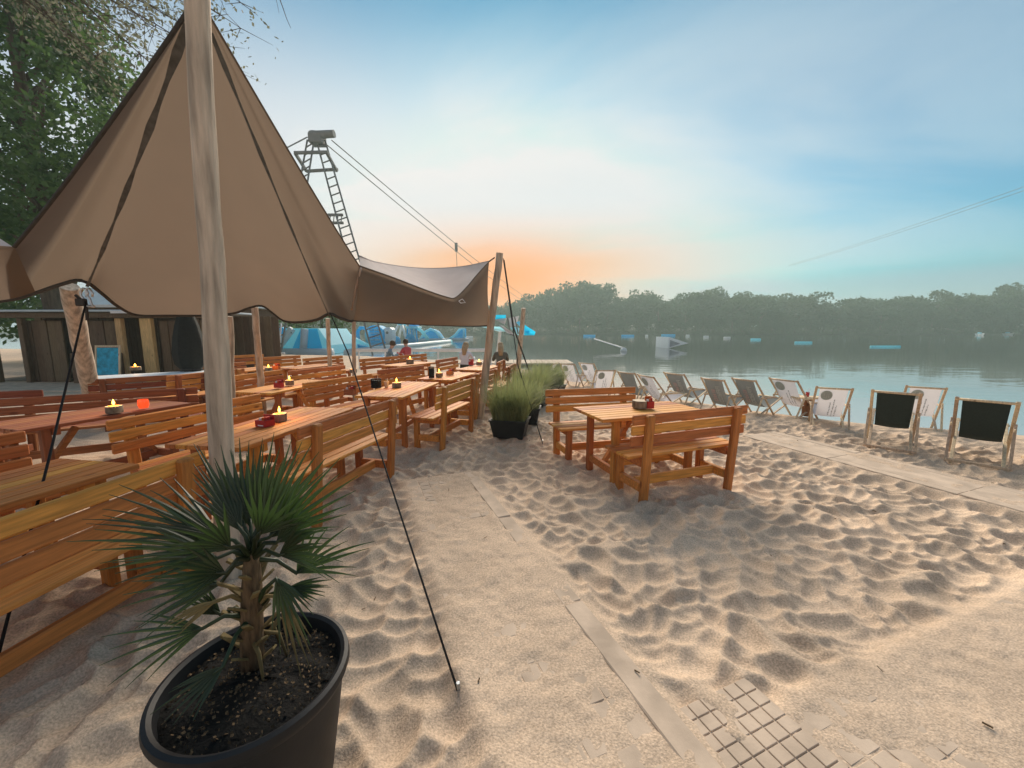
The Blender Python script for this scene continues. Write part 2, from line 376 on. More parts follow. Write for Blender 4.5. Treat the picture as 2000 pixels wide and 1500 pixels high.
def build_sand():
    xs = spaced(-90, -3.0, 6.0, 110, .0165, 1.045); ys = spaced(-30, .9, 6.8, 60, .0165, 1.045)
    X, Y = np.meshgrid(xs, ys)
    h = np.full_like(X, .0)
    rs = np.random.RandomState(5)
    # footprints: overlapping elliptical hollows, the lowest wins, so sharp crests stay between them
    wx = X + value_noise(X, Y, .34, 21) * .13; wy = Y + value_noise(X, Y, .34, 22) * .13
    x0, x1, y0, y1 = -7.5, 10.5, -.5, 14.0
    step = .132; best = np.full_like(X, 9.0); sec = np.full_like(X, 9.0)
    for cx in np.arange(x0, x1, step):
        for cy in np.arange(y0, y1, step):
            px, py = cx + rs.uniform(-.5, .5) * step, cy + rs.uniform(-.5, .5) * step
            if rs.rand() < .10: continue
            big = rs.uniform(.7, 1.6); an = rs.normal(R(15), .9)
            a, b = .092 * big, .062 * big
            i0, i1 = np.searchsorted(xs, px - .55), np.searchsorted(xs, px + .55); j0, j1 = np.searchsorted(ys, py - .55), np.searchsorted(ys, py + .55)
            if i1 <= i0 or j1 <= j0: continue
            dx = wx[j0:j1, i0:i1] - px; dy = wy[j0:j1, i0:i1] - py; ca, sa = math.cos(an), math.sin(an)
            p = (dx * ca + dy * sa) / a; q = (-dx * sa + dy * ca) / b
            d = (p * p + q * q) * .034 * big - .031 * big + rs.uniform(-.009, .007)
            B = best[j0:j1, i0:i1]; k = .0016                                   # soft minimum
            hh = np.clip(.5 + .5 * (B - d) / k, 0, 1); best[j0:j1, i0:i1] = B * (1 - hh) + d * hh - k * hh * (1 - hh)
    foot = np.minimum(best, .020); foot = np.where(best > 5, 0.0, foot)
    foot += value_noise(X, Y, .11, 3) * .010 + value_noise(X, Y, .05, 4) * .008 + value_noise(X, Y, .028, 6) * .004
    amp = np.ones_like(X)
    shore = np.interp(X, SX, SY) - Y
    near_shore = np.clip((shore - .2) / 1.6, 0, 1); amp *= .30 + .70 * near_shore
    amp *= np.where(X < -2.2, .75, 1.0)
    h = foot * amp * 1.05 + value_noise(X, Y, 1.3, 8) * .014 + value_noise(X, Y, 4.0, 9) * .03
    m, zz = walk_mask(X, Y)
    drift = value_noise(X, Y, .42, 31) * .020 + value_noise(X, Y, .13, 32) * .014 + value_noise(X, Y, .055, 33) * .014 + np.maximum(value_noise(X * 1.0, Y * .6, .085, 35), 0) * .022 + value_noise(X, Y, .033, 34) * .008
    h = h * (1 - m) + (zz + drift * .62) * m
    # the beach falls to the lake with a small undercut lip
    lip = value_noise(X, Y, .8, 41) * .25 + value_noise(X, Y, .25, 42) * .08
    s = shore + lip * np.clip(1 - np.abs(shore) / 3, 0, 1)
    fall = np.where(s > 0, -.10 * np.exp(-np.maximum(s, 0) / .9), -.10 - .12 * np.clip(-s / .10, 0, 1) - np.clip(-s, 0, 30) * .10)
    h = h * np.clip(s / .6 + .3, .05, 1) + fall
    V = np.stack([X, Y, h], -1).reshape(-1, 3); nx, ny = len(xs), len(ys)
    a = (np.arange(ny - 1)[:, None] * nx + np.arange(nx - 1)[None]).ravel()
    Fc = np.stack([a, a + 1, a + nx + 1, a + nx], 1)
    m_ = mat('sand', (.60, .455, .33), .95, .13, 1.7, spec=.12, bump=.0035, bscale=120, detail=10)
    nt = m_.node_tree; N = nt.nodes; L = nt.links; b = N['Principled BSDF']
    # fine grains and faint darker, damp blotches
    tc = N.new('ShaderNodeTexCoord'); n = N.new('ShaderNodeTexNoise'); n.inputs['Scale'].default_value = 95; n.inputs['Detail'].default_value = 4
    L.new(tc.outputs['Object'], n.inputs['Vector'])
    mr = N.new('ShaderNodeMapRange'); mr.inputs[1].default_value = .3; mr.inputs[2].default_value = .7; mr.inputs[3].default_value = .72; mr.inputs[4].default_value = 1.26
    L.new(n.outputs['Fac'], mr.inputs[0])
    mx = N.new('ShaderNodeMix'); mx.data_type = 'RGBA'; mx.blend_type = 'MULTIPLY'; mx.inputs[0].default_value = 1
    src = b.inputs['Base Color'].links[0].from_socket; L.new(src, mx.inputs[6]); L.new(mr.outputs[0], mx.inputs[7])
    # wet band at the water
    sp = N.new('ShaderNodeSeparateXYZ'); L.new(tc.outputs['Object'], sp.inputs[0])
    wr = N.new('ShaderNodeMapRange'); wr.inputs[1].default_value = -.155; wr.inputs[2].default_value = -.09; wr.inputs[3].default_value = .42; wr.inputs[4].default_value = 1
    L.new(sp.outputs[2], wr.inputs[0])
    m2 = N.new('ShaderNodeMix'); m2.data_type = 'RGBA'; m2.blend_type = 'MULTIPLY'; m2.inputs[0].default_value = 1
    L.new(mx.outputs[2], m2.inputs[6]); L.new(wr.outputs[0], m2.inputs[7]); L.new(m2.outputs[2], b.inputs['Base Color'])
    return tag(link('sand_beach', np_mesh('sand_beach', V, Fc, m_, True)), 'trodden pale sand of the lake beach', kind='structure'), (xs, ys, h)
SAND, SANDH = build_sand()
def gz(x, y):
    xs, ys, h = SANDH; i = min(max(np.searchsorted(xs, x), 1), len(xs) - 1); j = min(max(np.searchsorted(ys, y), 1), len(ys) - 1); return float(h[j, i])

# ------------------------------------------------------------------ lake
def build_lake():
    m = bpy.data.materials.new('lake_water'); m.use_nodes = True; N = m.node_tree.nodes; L = m.node_tree.links; b = N['Principled BSDF']
    b.inputs['Base Color'].default_value = (.012, .022, .016, 1); b.inputs['Roughness'].default_value = .035; b.inputs['IOR'].default_value = 1.42
    b.inputs['Specular IOR Level'].default_value = .5
    tc = N.new('ShaderNodeTexCoord'); hs = []
    for s_, st, dist in ((1.3, (.40, 1.0, 1), .0085), (3.6, (.5, 1, 1), .0022), (.16, (.6, 1, 1), .016)):
        mp = N.new('ShaderNodeMapping'); mp.inputs['Scale'].default_value = st; mp.inputs['Rotation'].default_value = (0, 0, R(-18)); L.new(tc.outputs['Object'], mp.inputs[0])
        n = N.new('ShaderNodeTexNoise'); n.inputs['Scale'].default_value = s_; n.inputs['Detail'].default_value = 2.5; n.inputs['Roughness'].default_value = .4; L.new(mp.outputs[0], n.inputs['Vector'])
        mu = N.new('ShaderNodeMath'); mu.operation = 'MULTIPLY'; mu.inputs[1].default_value = dist; L.new(n.outputs['Fac'], mu.inputs[0]); hs.append(mu.outputs[0])
    a1 = N.new('ShaderNodeMath'); L.new(hs[0], a1.inputs[0]); L.new(hs[1], a1.inputs[1])
    a2 = N.new('ShaderNodeMath'); L.new(a1.outputs[0], a2.inputs[0]); L.new(hs[2], a2.inputs[1])
    bp = N.new('ShaderNodeBump'); bp.inputs['Distance'].default_value = 1.0; bp.inputs['Strength'].default_value = 1.0; L.new(a2.outputs[0], bp.inputs['Height'])
    L.new(bp.outputs[0], b.inputs['Normal'])
    # silvery sky reflection put into the base colour, fading away from the shore
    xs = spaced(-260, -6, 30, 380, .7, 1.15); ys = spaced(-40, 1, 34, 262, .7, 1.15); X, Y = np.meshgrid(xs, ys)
    offshore = np.clip((Y - np.interp(X, SX, SY)) * .75, 0, 99); V = np.stack([X, Y, np.full_like(X, WATER_Z)], -1).reshape(-1, 3); nx = len(xs)
    a = (np.arange(len(ys) - 1)[:, None] * nx + np.arange(nx - 1)[None]).ravel(); me = np_mesh('lake_water', V, np.stack([a, a + 1, a + nx + 1, a + nx], 1), m)
    at_ = me.attributes.new('shore_sheen', 'FLOAT', 'POINT'); at_.data.foreach_set('value', np.exp(-offshore / 9.0).ravel().astype(np.float32))
    an = N.new('ShaderNodeAttribute'); an.attribute_name = 'shore_sheen'
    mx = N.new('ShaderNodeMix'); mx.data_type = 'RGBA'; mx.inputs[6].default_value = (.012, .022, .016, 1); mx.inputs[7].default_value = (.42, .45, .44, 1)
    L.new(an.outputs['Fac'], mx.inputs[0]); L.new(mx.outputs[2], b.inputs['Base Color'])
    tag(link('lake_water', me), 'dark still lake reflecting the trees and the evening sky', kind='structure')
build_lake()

# ------------------------------------------------------------------ far shore
TREE_PROFILE = ([-200, 420, 700, 940, 990, 1040, 1080, 1120, 1160, 1200, 1232, 1250, 1275, 1296, 1350, 1400, 1460, 1500, 1560, 1600, 1700, 1800, 1850, 1900, 1950, 2000, 2300],
                [560, 575, 580, 586, 590, 576, 562, 546, 550, 570, 582, 566, 552, 572, 570, 560, 558, 574, 572, 569, 575, 571, 566, 570, 556, 545, 545])
def far_y(x): return 178 - .06 * x + 4 * math.sin(x * .06)
def build_far():
    def fn(u, v):
        x = -330 + 800 * u; y0 = far_y(x) - 5
        return (x, y0 + [0, 1.2, 6, 40, 120][round(v * 4)], [-.6, .15, .8, 3.0, 4.0][round(v * 4)] + .25 * math.sin(x * .31))
    tag(MB().sheet(fn, 120, 4).build('far_bank', 'bank_grass', smooth=True), 'low grassy bank on the far side of the lake', kind='structure')
    rs = np.random.RandomState(3); variants = []
    for k in range(6):                          # crowns of unit height and width, many small leaf faces gathered in clumps
        nb = 30; c = rs.normal(size=(nb, 3)); c /= np.linalg.norm(c, axis=1, keepdims=True); c *= rs.uniform(.35, 1.0, (nb, 1)) ** .5
        c[:, :2] *= .40 + .12 * (1 - np.abs(c[:, 2:3])); c[:, 2] = .54 + c[:, 2] * .40
        r_ = rs.uniform(.09, .17, nb); P = []
        for cc, r in zip(c, r_):
            n = int(46 + 240 * r); d = rs.normal(size=(n, 3)); d /= np.linalg.norm(d, axis=1, keepdims=True)
            P.append(cc + d * (r * rs.uniform(.5, 1.05, (n, 1))) * np.array([1, 1, .8]))
        P = np.concatenate(P); P = P[P[:, 2] < .995]
        V, F_ = leaf_quads(P, .052, rs, aspect=.8)
        crown = np_mesh('crown', V, F_, 'leaf_far')
        t = MB().tube([(0, 0, -.02), (.01, 0, .3), (-.01, .01, .7)], [.022, .017, .006], 6)
        for q in range(5):
            an = q * 1.3 + k; t.tube([(0, 0, .28 + .07 * q), (.2 * math.cos(an), .2 * math.sin(an), .5 + .07 * q)], [.009, .003], 5)
        variants.append((crown, t.mesh('trunk', 'bark', True)))
    u = 300.0; i = 0
    spots = []
    for row, (dy, f, step, jit) in enumerate(((0, .86, 6.2, 2.0), (7, 1.0, 6.6, 3.0), (15, .97, 8.5, 4.0))):
        x = -118.0
        while x < 258:
            x_ = x + rs.uniform(-jit, jit) * .6; y = far_y(x_) + dy + rs.uniform(-1.5, 1.5)
            pu = 1000 + FPX * x_ / y; top = np.interp(pu, *TREE_PROFILE)
            H = (CAM_H + (HOR - top) / FPX * y) * f * rs.uniform(.84, 1.04)
            spots.append((row, x_, y, H, pu)); x += step
    lab = ['leafy tree at the water edge of the far shore', 'taller leafy tree in the second rank of the far shore', 'leafy tree at the back of the far shore wood']
    for row, x_, y, H, pu in spots:
        if row == 0: Hh = H * rs.uniform(.72, 1.0)
        else: Hh = H
        t = thing('far_tree', lab[row], 'tree', (x_, y, .4), rs.uniform(0, 6.28), ['trees lining the far shore', 'second rank of the far wood', 'back rank of the far wood'][row])
        wd = Hh * rs.uniform(.85, 1.15) if row else Hh * rs.uniform(.9, 1.25)
        t.scale = (wd, wd, Hh)
        cr, tr = variants[rs.randint(6)]; link('crown', cr, t); link('trunk', tr, t)
    # reeds and scrub along the far waterline, one uncountable mass
    n = 42000; x = rs.uniform(-150, 260, n); y = np.array([far_y(a) for a in x]) - 4 + rs.rand(n) * 5; z = rs.rand(n) ** 1.6 * (4.0 + 3.5 * (value_noise(x, y * 0, 9, 51) + .5)) + .1
    V, F_ = leaf_quads(np.stack([x, y, z], 1), .6, rs, aspect=.7)
    tag(link('shore_scrub', np_mesh('shore_scrub', V, F_, 'leaf_far')), 'dark scrub along the far waterline', kind='stuff')
build_far()
# ------------------------------------------------------------------ boardwalk of plastic grid panels, half buried
def build_walks():
    names = ('walkway', 'walkway', 'walkway')
    labs = ('sand covered walkway of grid panels leading away from the camera', 'pale flat walkway running behind the single table set', 'sandy cross walkway in the right foreground')
    for w_i, ((ox, oy), d, s0, s1, hw, z, cov) in enumerate(WALKS):
        n = np.array([d[1], -d[0]]); an = math.atan2(d[1], d[0])
        root = tag(bpy.data.objects.new('walkway', None), labs[w_i], kind='structure'); COL.objects.link(root)
        root.location = (ox, oy, z); root.rotation_euler = (0, 0, an)
        rs = random.Random(w_i); x = s0; L_ = 1.18
        panel = MB(); cell = .098                       # one panel: a plate with raised square cells, grooves between
        panel.cbox(0, L_ - .012, -hw + .13, hw - .13, -.035, -.008, .003)
        k = int((2 * hw - .26) / cell); m_ = int((L_ - .02) / cell)
        if w_i == 1: panel = MB(); panel.cbox(0, L_ - .004, -hw + .128, hw - .128, -.06, 0, .004); m_ = 0
        for i in range(m_):
            for j in range(k):
                a = .006 + i * cell; b = -hw + .13 + .004 + j * (2 * hw - .268) / k; c = (2 * hw - .268) / k
                panel.cbox(a, a + cell - .009, b, b + c - .009, -.012, 0, .002)
        pme = panel.mesh('grid_panel', 'mat_tile')
        edge = MB(); edge.cbox(0, L_ - (.004 if w_i == 1 else .012), -.062, .062, -.06 if w_i == 1 else -.035, .001 if w_i == 1 else .004, .006); eme = edge.mesh('edge_strip', 'mat_tile')
        while x < s1:
            dz = rs.uniform(-.004, .004)
            link('grid_panel', pme, root, (x, 0, dz))
            for s in (-1, 1): link('edge_strip', eme, root, (x, s * (hw - .064), dz + rs.uniform(-.003, .004) + (.007 if s > 0 and w_i == 0 else -.004 if w_i == 0 else 0)))
            x += L_
build_walks()
# wear on the sand beside it: a loose junction panel uncovered in the foreground
def loose_panel(u, v, rz, label):
    p = at(u, v, .03); mb = MB()
    mb.cbox(-.27, .27, -.22, .22, -.03, -.006, .004)
    for i in range(8):
        for j in range(6): mb.cbox(-.266 + i * .0665, -.266 + i * .0665 + .061, -.215 + j * .0715, -.215 + j * .0715 + .066, -.012, 0, .002)
    o = mb.build('grid_panel', 'mat_tile', loc=(p.x, p.y, .021)); o.rotation_euler = (R(1.5), R(-1.0), rz); tag(o, label, 'panel')
loose_panel(1500, 1460, math.atan2(D1[1], D1[0]), 'bare pale grid panel uncovered where two walkways meet')

# ------------------------------------------------------------------ benches and tables
def bench_meshes(L_, up='larch_up', al='larch'):
    hl = L_ / 2; P = []
    px = hl - .17
    for i in range(3):                                   # back slats, the top one a little rounder
        z0 = .575 + i * .106; y = -.222 - (z0 - .45) * .13
        P.append(('back_slat', MB().cbox(-hl, hl, y - .016, y + .016, z0, z0 + .090, .009, Matrix.Rotation(0, 4, 'X')).mesh('back_slat', al)))
    for i in range(4):
        y0 = -.19 + i * .108
        P.append(('seat_slat', MB().cbox(-hl + .02, hl - .02, y0, y0 + .099, .425, .455, .007).mesh('seat_slat', al)))
    for s in (-1, 1):
        P.append(('back_post', MB().beam((s * px, -.235, -.07), (s * px, -.305, .875), .062, .085, .012, (1, 0, 0)).mesh('back_post', up)))
        P.append(('leg', MB().cbox(s * px - .035, s * px + .035, .12, .19, -.07, .424, .007).mesh('leg', up)))
        P.append(('side_rail', MB().cbox(s * px - .028, s * px + .028, -.205, .12, .09, .18, .006).mesh('side_rail', al)))
        P.append(('seat_bearer', MB().cbox(s * px - .030, s * px + .030, -.215, .12, .345, .424, .006).mesh('seat_bearer', al)))
    P.append(('stretcher', MB().cbox(-px + .03, px - .03, -.075, -.030, .09, .185, .007).mesh('stretcher', al)))
    return P
def table_meshes(L_, W=.70, up='larch_up', al='larch'):
    hl = L_ / 2; P = []; n = 7; g = .007; pw = (W - g * (n - 1)) / n
    for i in range(n):
        y = -W / 2 + i * (pw + g); P.append(('top_plank', MB().cbox(-hl, hl, y, y + pw, .715, .75, .005).mesh('top_plank', al)))
    lx = hl - .20; ly = W / 2 - .075
    for s in (-1, 1):
        for t in (-1, 1): P.append(('leg', MB().cbox(s * lx - .035, s * lx + .035, t * ly - .035, t * ly + .035, -.07, .714, .007).mesh('leg', up)))
        P.append(('top_bearer', MB().cbox(s * lx - .028 - s * .065, s * lx + .028 - s * .065, -W / 2 + .02, W / 2 - .02, .64, .714, .006).mesh('top_bearer', al)))
        P.append(('foot_rail', MB().cbox(s * lx - .025, s * lx + .025, -ly + .036, ly - .036, .10, .185, .006).mesh('foot_rail', al)))
        P.append(('brace', MB().beam((s * (lx - .03), 0, .16), (s * (lx - .36), 0, .63), .05, .06, .006, (0, 1, 0)).mesh('brace', al)))
    P.append(('stretcher', MB().cbox(-lx + .03, lx - .03, -.024, .024, .10, .18, .006).mesh('stretcher', al)))
    return P
_cache = {}
def furnish(kind, L_, style=''):
    k = (kind, L_, style)
    if k not in _cache:
        a = dict(up=(style or 'larch') + '_up', al=style or 'larch')
        _cache[k] = bench_meshes(L_, **a) if kind == 'bench' else table_meshes(L_, **a)
    return _cache[k]
def bench(mid, ang, L_, label, group, flip=False, style='', z=None):
    """mid: ground point under the middle of the top slat; ang: direction of the bench; it faces left of ang, or right when flipped"""
    a = R(ang) + (math.pi if flip else 0); f = Vector((-math.sin(a), math.cos(a), 0)); p = Vector((mid[0], mid[1], 0)) + f * .28
    p.z = (gz(p.x, p.y) * .35 if z is None else z)
    t = thing('slatted_bench', label, 'bench', p, a, group); t.rotation_euler = (R(random.uniform(-.5, .5)), R(random.uniform(-.6, .6)), a)
    for n, me in furnish('bench', L_, style): link(n, me, t)
    return t
def table(c, ang, L_, label, group, style='', z=None):
    p = Vector((c[0], c[1], gz(c[0], c[1]) * .35 if z is None else z))
    t = thing('slatted_table', label, 'table', p, R(ang), group); t.rotation_euler = (R(random.uniform(-.4, .4)), R(random.uniform(-.4, .4)), R(ang))
    for n, me in furnish('table', L_, style): link(n, me, t)
    return t
def mid(a, b): return ((a[0] + b[0]) / 2, (a[1] + b[1]) / 2)
GL, GR = 'benches and tables under the tent', 'table set standing alone on the sand'
GT = 'tables under the tent'
# the set standing free on the sand
bench((1.80, 3.80), 19.5, 1.42, 'orange wooden bench with its back to the camera, beside the lone table', GR)
bench((1.09, 5.38), 15.5, 1.36, 'orange wooden bench facing the camera behind the lone table', GR, flip=True)
table((1.48, 4.49), 17.0, 1.36, 'orange slatted table standing alone on the open sand', GR)
# first row, nearest the camera
bench((-2.09, 1.755), 83.0, 1.5, 'big orange bench cut off by the left edge, behind the potted palm', GL)
table((-3.00, 1.90), 79.0, 1.5, 'orange slatted table in the left foreground, in front of the nearest bench', GT)
bench((-4.03, 2.30), 78.0, 1.5, 'bench end showing at the left edge, across the nearest table', GL, flip=True)
bench(mid((-1.662, 2.992), (-1.307, 4.47)), 76.5, 1.52, 'orange bench with its back to the walkway, beside the table with the red box', GL)
table((-2.303, 3.77), 80.5, 1.56, 'long table carrying the red box and a burning log candle', GT)
bench(mid((-3.58, 3.386), (-3.096, 4.805)), 73.0, 1.5, 'bench behind the thick leaning pole, facing the red box table', GL, flip=True)
# second row
bench(mid((-.98, 5.336), (-.61, 6.389)), 73.0, 1.36, 'bench beside the rectangular grass planter, its back to the sand', GL)
table((-1.73, 6.10), 81.5, 1.52, 'table with one log candle, left of the bench by the planter', GT)
bench((-2.88, 6.55), 69.0, 1.5, 'bench between two candle lit tables, third from the camera', GL, flip=True)
table((-3.72, 6.52), 78.0, 1.5, 'dim table under the middle of the tent with a red card and candle', GT)
bench((-4.78, 7.1), 75.0, 1.5, 'dark bench right behind the thick pole, beyond the dim table', GL, flip=True)
# third row
bench(mid((-.657, 7.085), (-.326, 8.056)), 72.0, 1.3, 'bench partly hidden by the leaning tent pole', GL)
table((-1.28, 7.92), 74.0, 1.3, 'table with candle and dark box, left of the tent pole', GT)
bench((-2.36, 8.38), 63.0, 1.4, 'bench seen from the front beyond the black basket', GL, flip=True)
bench((-4.08, 8.25), 70.0, 1.5, 'long dark bench back in the middle of the tent', GL, flip=True)
# further rows
table((-.82, 9.75), 73.0, 1.3, 'table with two lights just left of the tent pole', GT)
bench((-1.84, 11.1), 74.0, 1.4, 'bench in front of the person in white', GL, flip=True)
table((-2.80, 10.7), 62.0, 1.4, 'far table with a single candle near the tent middle', GT)
bench((-3.84, 11.4), 60.0, 1.4, 'bench in front of the bowed person in blue', GL, flip=True)
bench((-3.18, 12.6), 57.0, 1.2, 'short bench in front of the person in red', GL, flip=True)
bench((-.28, 10.2), 82.0, 1.1, 'small bench below the long haired person right of the pole', GL)
bench((-.02, 9.0), 80.0, 1.1, 'last bench before the bushy grass planters', GL)
bench((-6.95, 11.7), 62.0, 1.4, 'sunlit bench back near the ladder tower foot', GL, flip=True)
bench((-5.55, 11.6), 66.0, 1.4, 'pinkish bench back under the far tent edge', GL, flip=True)
bench((-8.45, 12.4), 60.0, 1.2, 'bright orange bench back at the far left of the tent', GL, flip=True)
table((-5.15, 10.0), 74.0, 1.4, 'far table behind the long dark bench', GT)
table((-6.2, 9.2), 74.0, 1.5, 'table left of the tent middle with an orange lamp', GT)
bench((-7.0, 9.3), 74.0, 1.5, 'low dark bench left of the orange lamp table', GL, flip=True)
bench((-5.75, 7.45), 76.0, 1.5, 'dark bench hidden half behind the thick pole', GL)
# red stained sets on the left
bench((-5.30, 4.75), 32.0, 2.3, 'long dark red bench running in from the left edge', GL, style='red_wood')
table((-4.62, 4.30), 74.0, 1.5, 'dark red table with an open flame and a red glass', GT, style='red_wood')
bench((-6.9, 4.9), 20.0, 1.5, 'dark red bench corner behind the long red bench', GL, style='red_wood', flip=True)
bench((-6.20, 6.85), 46.0, 1.7, 'dark red bench in front of the table with the white gleam', GL, style='red_wood')
t = table((-7.15, 8.0), 46.0, 1.7, 'table with a white reflection on its top near the wooden hut', GT, style='red_wood')
MB().cbox(-1.1, 1.1, -.5, .5, .753, .775, .003).build('white_gleam', 'white_paint', t)  # white board stands in for the reflection on the table top

# ------------------------------------------------------------------ candles, boxes and other things on the tables
def log_candle(p, r, h, label, lit=True, power=1.2):
    t = thing('log_candle' if lit else 'log_slice', label, 'candle' if lit else 'log', p, 0, 'log slices on the tables')
    rs = random.Random(int(p[0] * 999)); n = 20; ring = [1 + rs.uniform(-.05, .05) for _ in range(n)]
    v = []; f = []
    for z, k in ((0, .97), (.01, 1), (h - .008, 1), (h, .975)):
        for i in range(n): a = 2 * math.pi * i / n; v.append((r * k * ring[i] * math.cos(a), r * k * ring[i] * math.sin(a), z))
    for j in range(3):
        for i in range(n): f.append((j * n + i, j * n + (i + 1) % n, (j + 1) * n + (i + 1) % n, (j + 1) * n + i))
    f.append(tuple(range(n - 1, -1, -1))); MB().add(v, f).build('bark', 'log_bark', t, smooth=40)
    MB().add(v[3 * n:], [tuple(range(n))]).build('cut_face', 'log_cut', t)
    if lit:
        MB().lathe([(r * .62, h - .01), (r * .62, h + .004), (r * .5, h + .006), (0, h + .006)], 16).build('wax', 'wax_glow', t)
        MB().lathe([(.0, h + .006), (r * .13, h + .02), (r * .19, h + .036), (r * .12, h + .052), (r * .04, h + .068), (0, h + .076)], 10).build('flame', 'flame', t, smooth=True)
        l = bpy.data.lights.new('candle_light', 'POINT'); l.energy = power; l.color = (1, .5, .15); l.shadow_soft_size = .03
        lo = bpy.data.objects.new('candle_light', l); COL.objects.link(lo); lo.parent = t; lo.location = (0, 0, h + .12)
    return t
def top(u, v, z=.755): return at(u, v, z)
log_candle(top(1250, 796), .088, .085, 'thick bark edged log slice on the lone table', lit=False)
log_candle(top(547, 822), .062, .075, 'burning log candle beside the red box', power=2.0)
log_candle(top(224, 806, .758), .070, .075, 'burning log candle on the dark red table at the left')
log_candle(top(775, 757), .07, .08, 'burning log candle on the table left of the planter bench')
log_candle(top(566, 752), .065, .08, 'burning log candle on the dim table in the tent middle')
log_candle(top(858, 736), .07, .08, 'burning log candle in front of the dark boxes by the leaning pole')
log_candle(top(936, 713), .075, .085, 'burning log candle touching the leaning pole on the left')
log_candle(top(801, 710), .10, .12, 'burning log candle on the far single candle table')
log_candle(top(265, 723, .775), .10, .075, 'log candle on the table with the white gleam')
log_candle(top(525, 724), .07, .07, 'small flame beside the orange lamp')
log_candle(top(690, 728), .07, .08, 'small flame in front of the thin tent post')
def holder(p, rz, w_, d_, h_, m_, label, back=None, strip=None, cat='box'):
    """upright card box: open tray in front, taller board at the back, a pale printed strip"""
    t = thing('card_box', label, cat, p, rz, 'boxes on the tables')
    mb = MB(); tk = .006; fh = h_ * .62
    mb.cbox(-w_ / 2, w_ / 2, -d_ / 2, d_ / 2, 0, tk, .001); mb.cbox(-w_ / 2, w_ / 2, -d_ / 2, -d_ / 2 + tk, tk, fh, .001)
    for s in (-1, 1): mb.cbox(s * (w_ / 2 - tk / 2) - tk / 2, s * (w_ / 2 - tk / 2) + tk / 2, -d_ / 2 + tk, d_ / 2 - tk, tk, fh, .001)
    mb.build('tray', m_, t)
    MB().cbox(-w_ / 2, w_ / 2, d_ / 2 - tk, d_ / 2, tk, h_, .001).build('back_board', back or m_, t)
    for i in range(3): MB().cbox(-w_ * .38 + i * w_ * .26, -w_ * .38 + i * w_ * .26 + w_ * .2, -d_ * .2, d_ * .25, tk, h_ * (.78 + .06 * i), .002).build('card', ['white_paint', 'orange_card', 'red_card'][i], t)
    if strip: MB().cbox(-w_ * .22, w_ * .28, -d_ / 2 - .002, -d_ / 2 - .0002, fh * .18, fh * .34, .0).build('printed_strip', 'white_paint', t)
    return t
holder(top(1268, 797), R(10), .085, .07, .135, 'red_card', 'small red menu box behind the log slice on the lone table', back='orange_card')
holder(top(518, 832), R(-18), .13, .10, .10, 'red_card', 'red box with a pale printed strip on the long table', strip=True)
holder(top(545, 757), R(-10), .12, .08, .13, 'red_card', 'dark red card box left of the candle on the dim table')
holder(top(684, 771), R(-10), .14, .08, .13, 'red_wood', 'dark red box standing at the end of the candle table')
holder(top(879, 732), R(-10), .13, .10, .13, 'red_wood', 'brown box right of the candle by the leaning pole')
holder(top(920, 713), R(-5), .12, .08, .15, 'red_card', 'red card stand below the person in white')
holder(top(540, 722), R(-5), .15, .08, .15, 'orange_card', 'glowing orange card box on the far left table')
holder(top(782, 700), R(-5), .14, .08, .15, 'orange_card', 'orange card box in front of the person in blue')
def red_glass(u, v, r, h, label):
    t = thing('red_glass', label, 'glass', top(u, v, .758))
    MB().lathe([(r * .7, 0), (r * .82, .004), (r, h * .35), (r * .98, h * .8), (r * .9, h), (r * .84, h), (r * .9, h * .8), (r * .92, h * .35), (r * .7, .012), (0, .012)], 20).build('bowl', 'red_glass', t, smooth=40)
    MB().lathe([(r * .55, .013), (r * .55, h * .3), (0, h * .3)], 12).build('candle', 'wax_glow', t)
red_glass(281, 797, .052, .10, 'glowing red tumbler on the dark red table')
def basket(u, v, r, h, label):
    t = thing('black_basket', label, 'basket', top(u, v))
    mb = MB(); n = 14
    for k in range(6): mb.tube([(r * math.cos(a), r * math.sin(a), .006 + k * h / 5) for a in [2 * math.pi * i / n for i in range(n + 1)]], .006, 5)
    for i in range(n): a = 2 * math.pi * i / n; mb.tube([(r * math.cos(a), r * math.sin(a), 0), (r * math.cos(a), r * math.sin(a), h)], .0045, 5)
    mb.build('weave', 'black_plastic', t); MB().lathe([(r * .9, .003), (r * .92, h * .9), (0, h * .9)], 14).build('lining', 'cloth_dark', t)
basket(735, 757, .075, .13, 'round black basket left of a candle under the tent')
basket(843, 738, .05, .20, 'slim dark lattice basket beside a candle near the leaning pole')
def cup(u, v, label):
    t = thing('paper_cup', label, 'cup', top(u, v)); MB().lathe([(.028, 0), (.038, .10), (.035, .10), (.026, .005), (0, .005)], 14).build('cup_body', 'log_cut', t, smooth=40)
    MB().tube([(.01, 0, .006), (.02, .0, .15)], .003, 6).build('straw', 'white_paint', t)
cup(755, 757, 'tan paper cup between basket and candle')
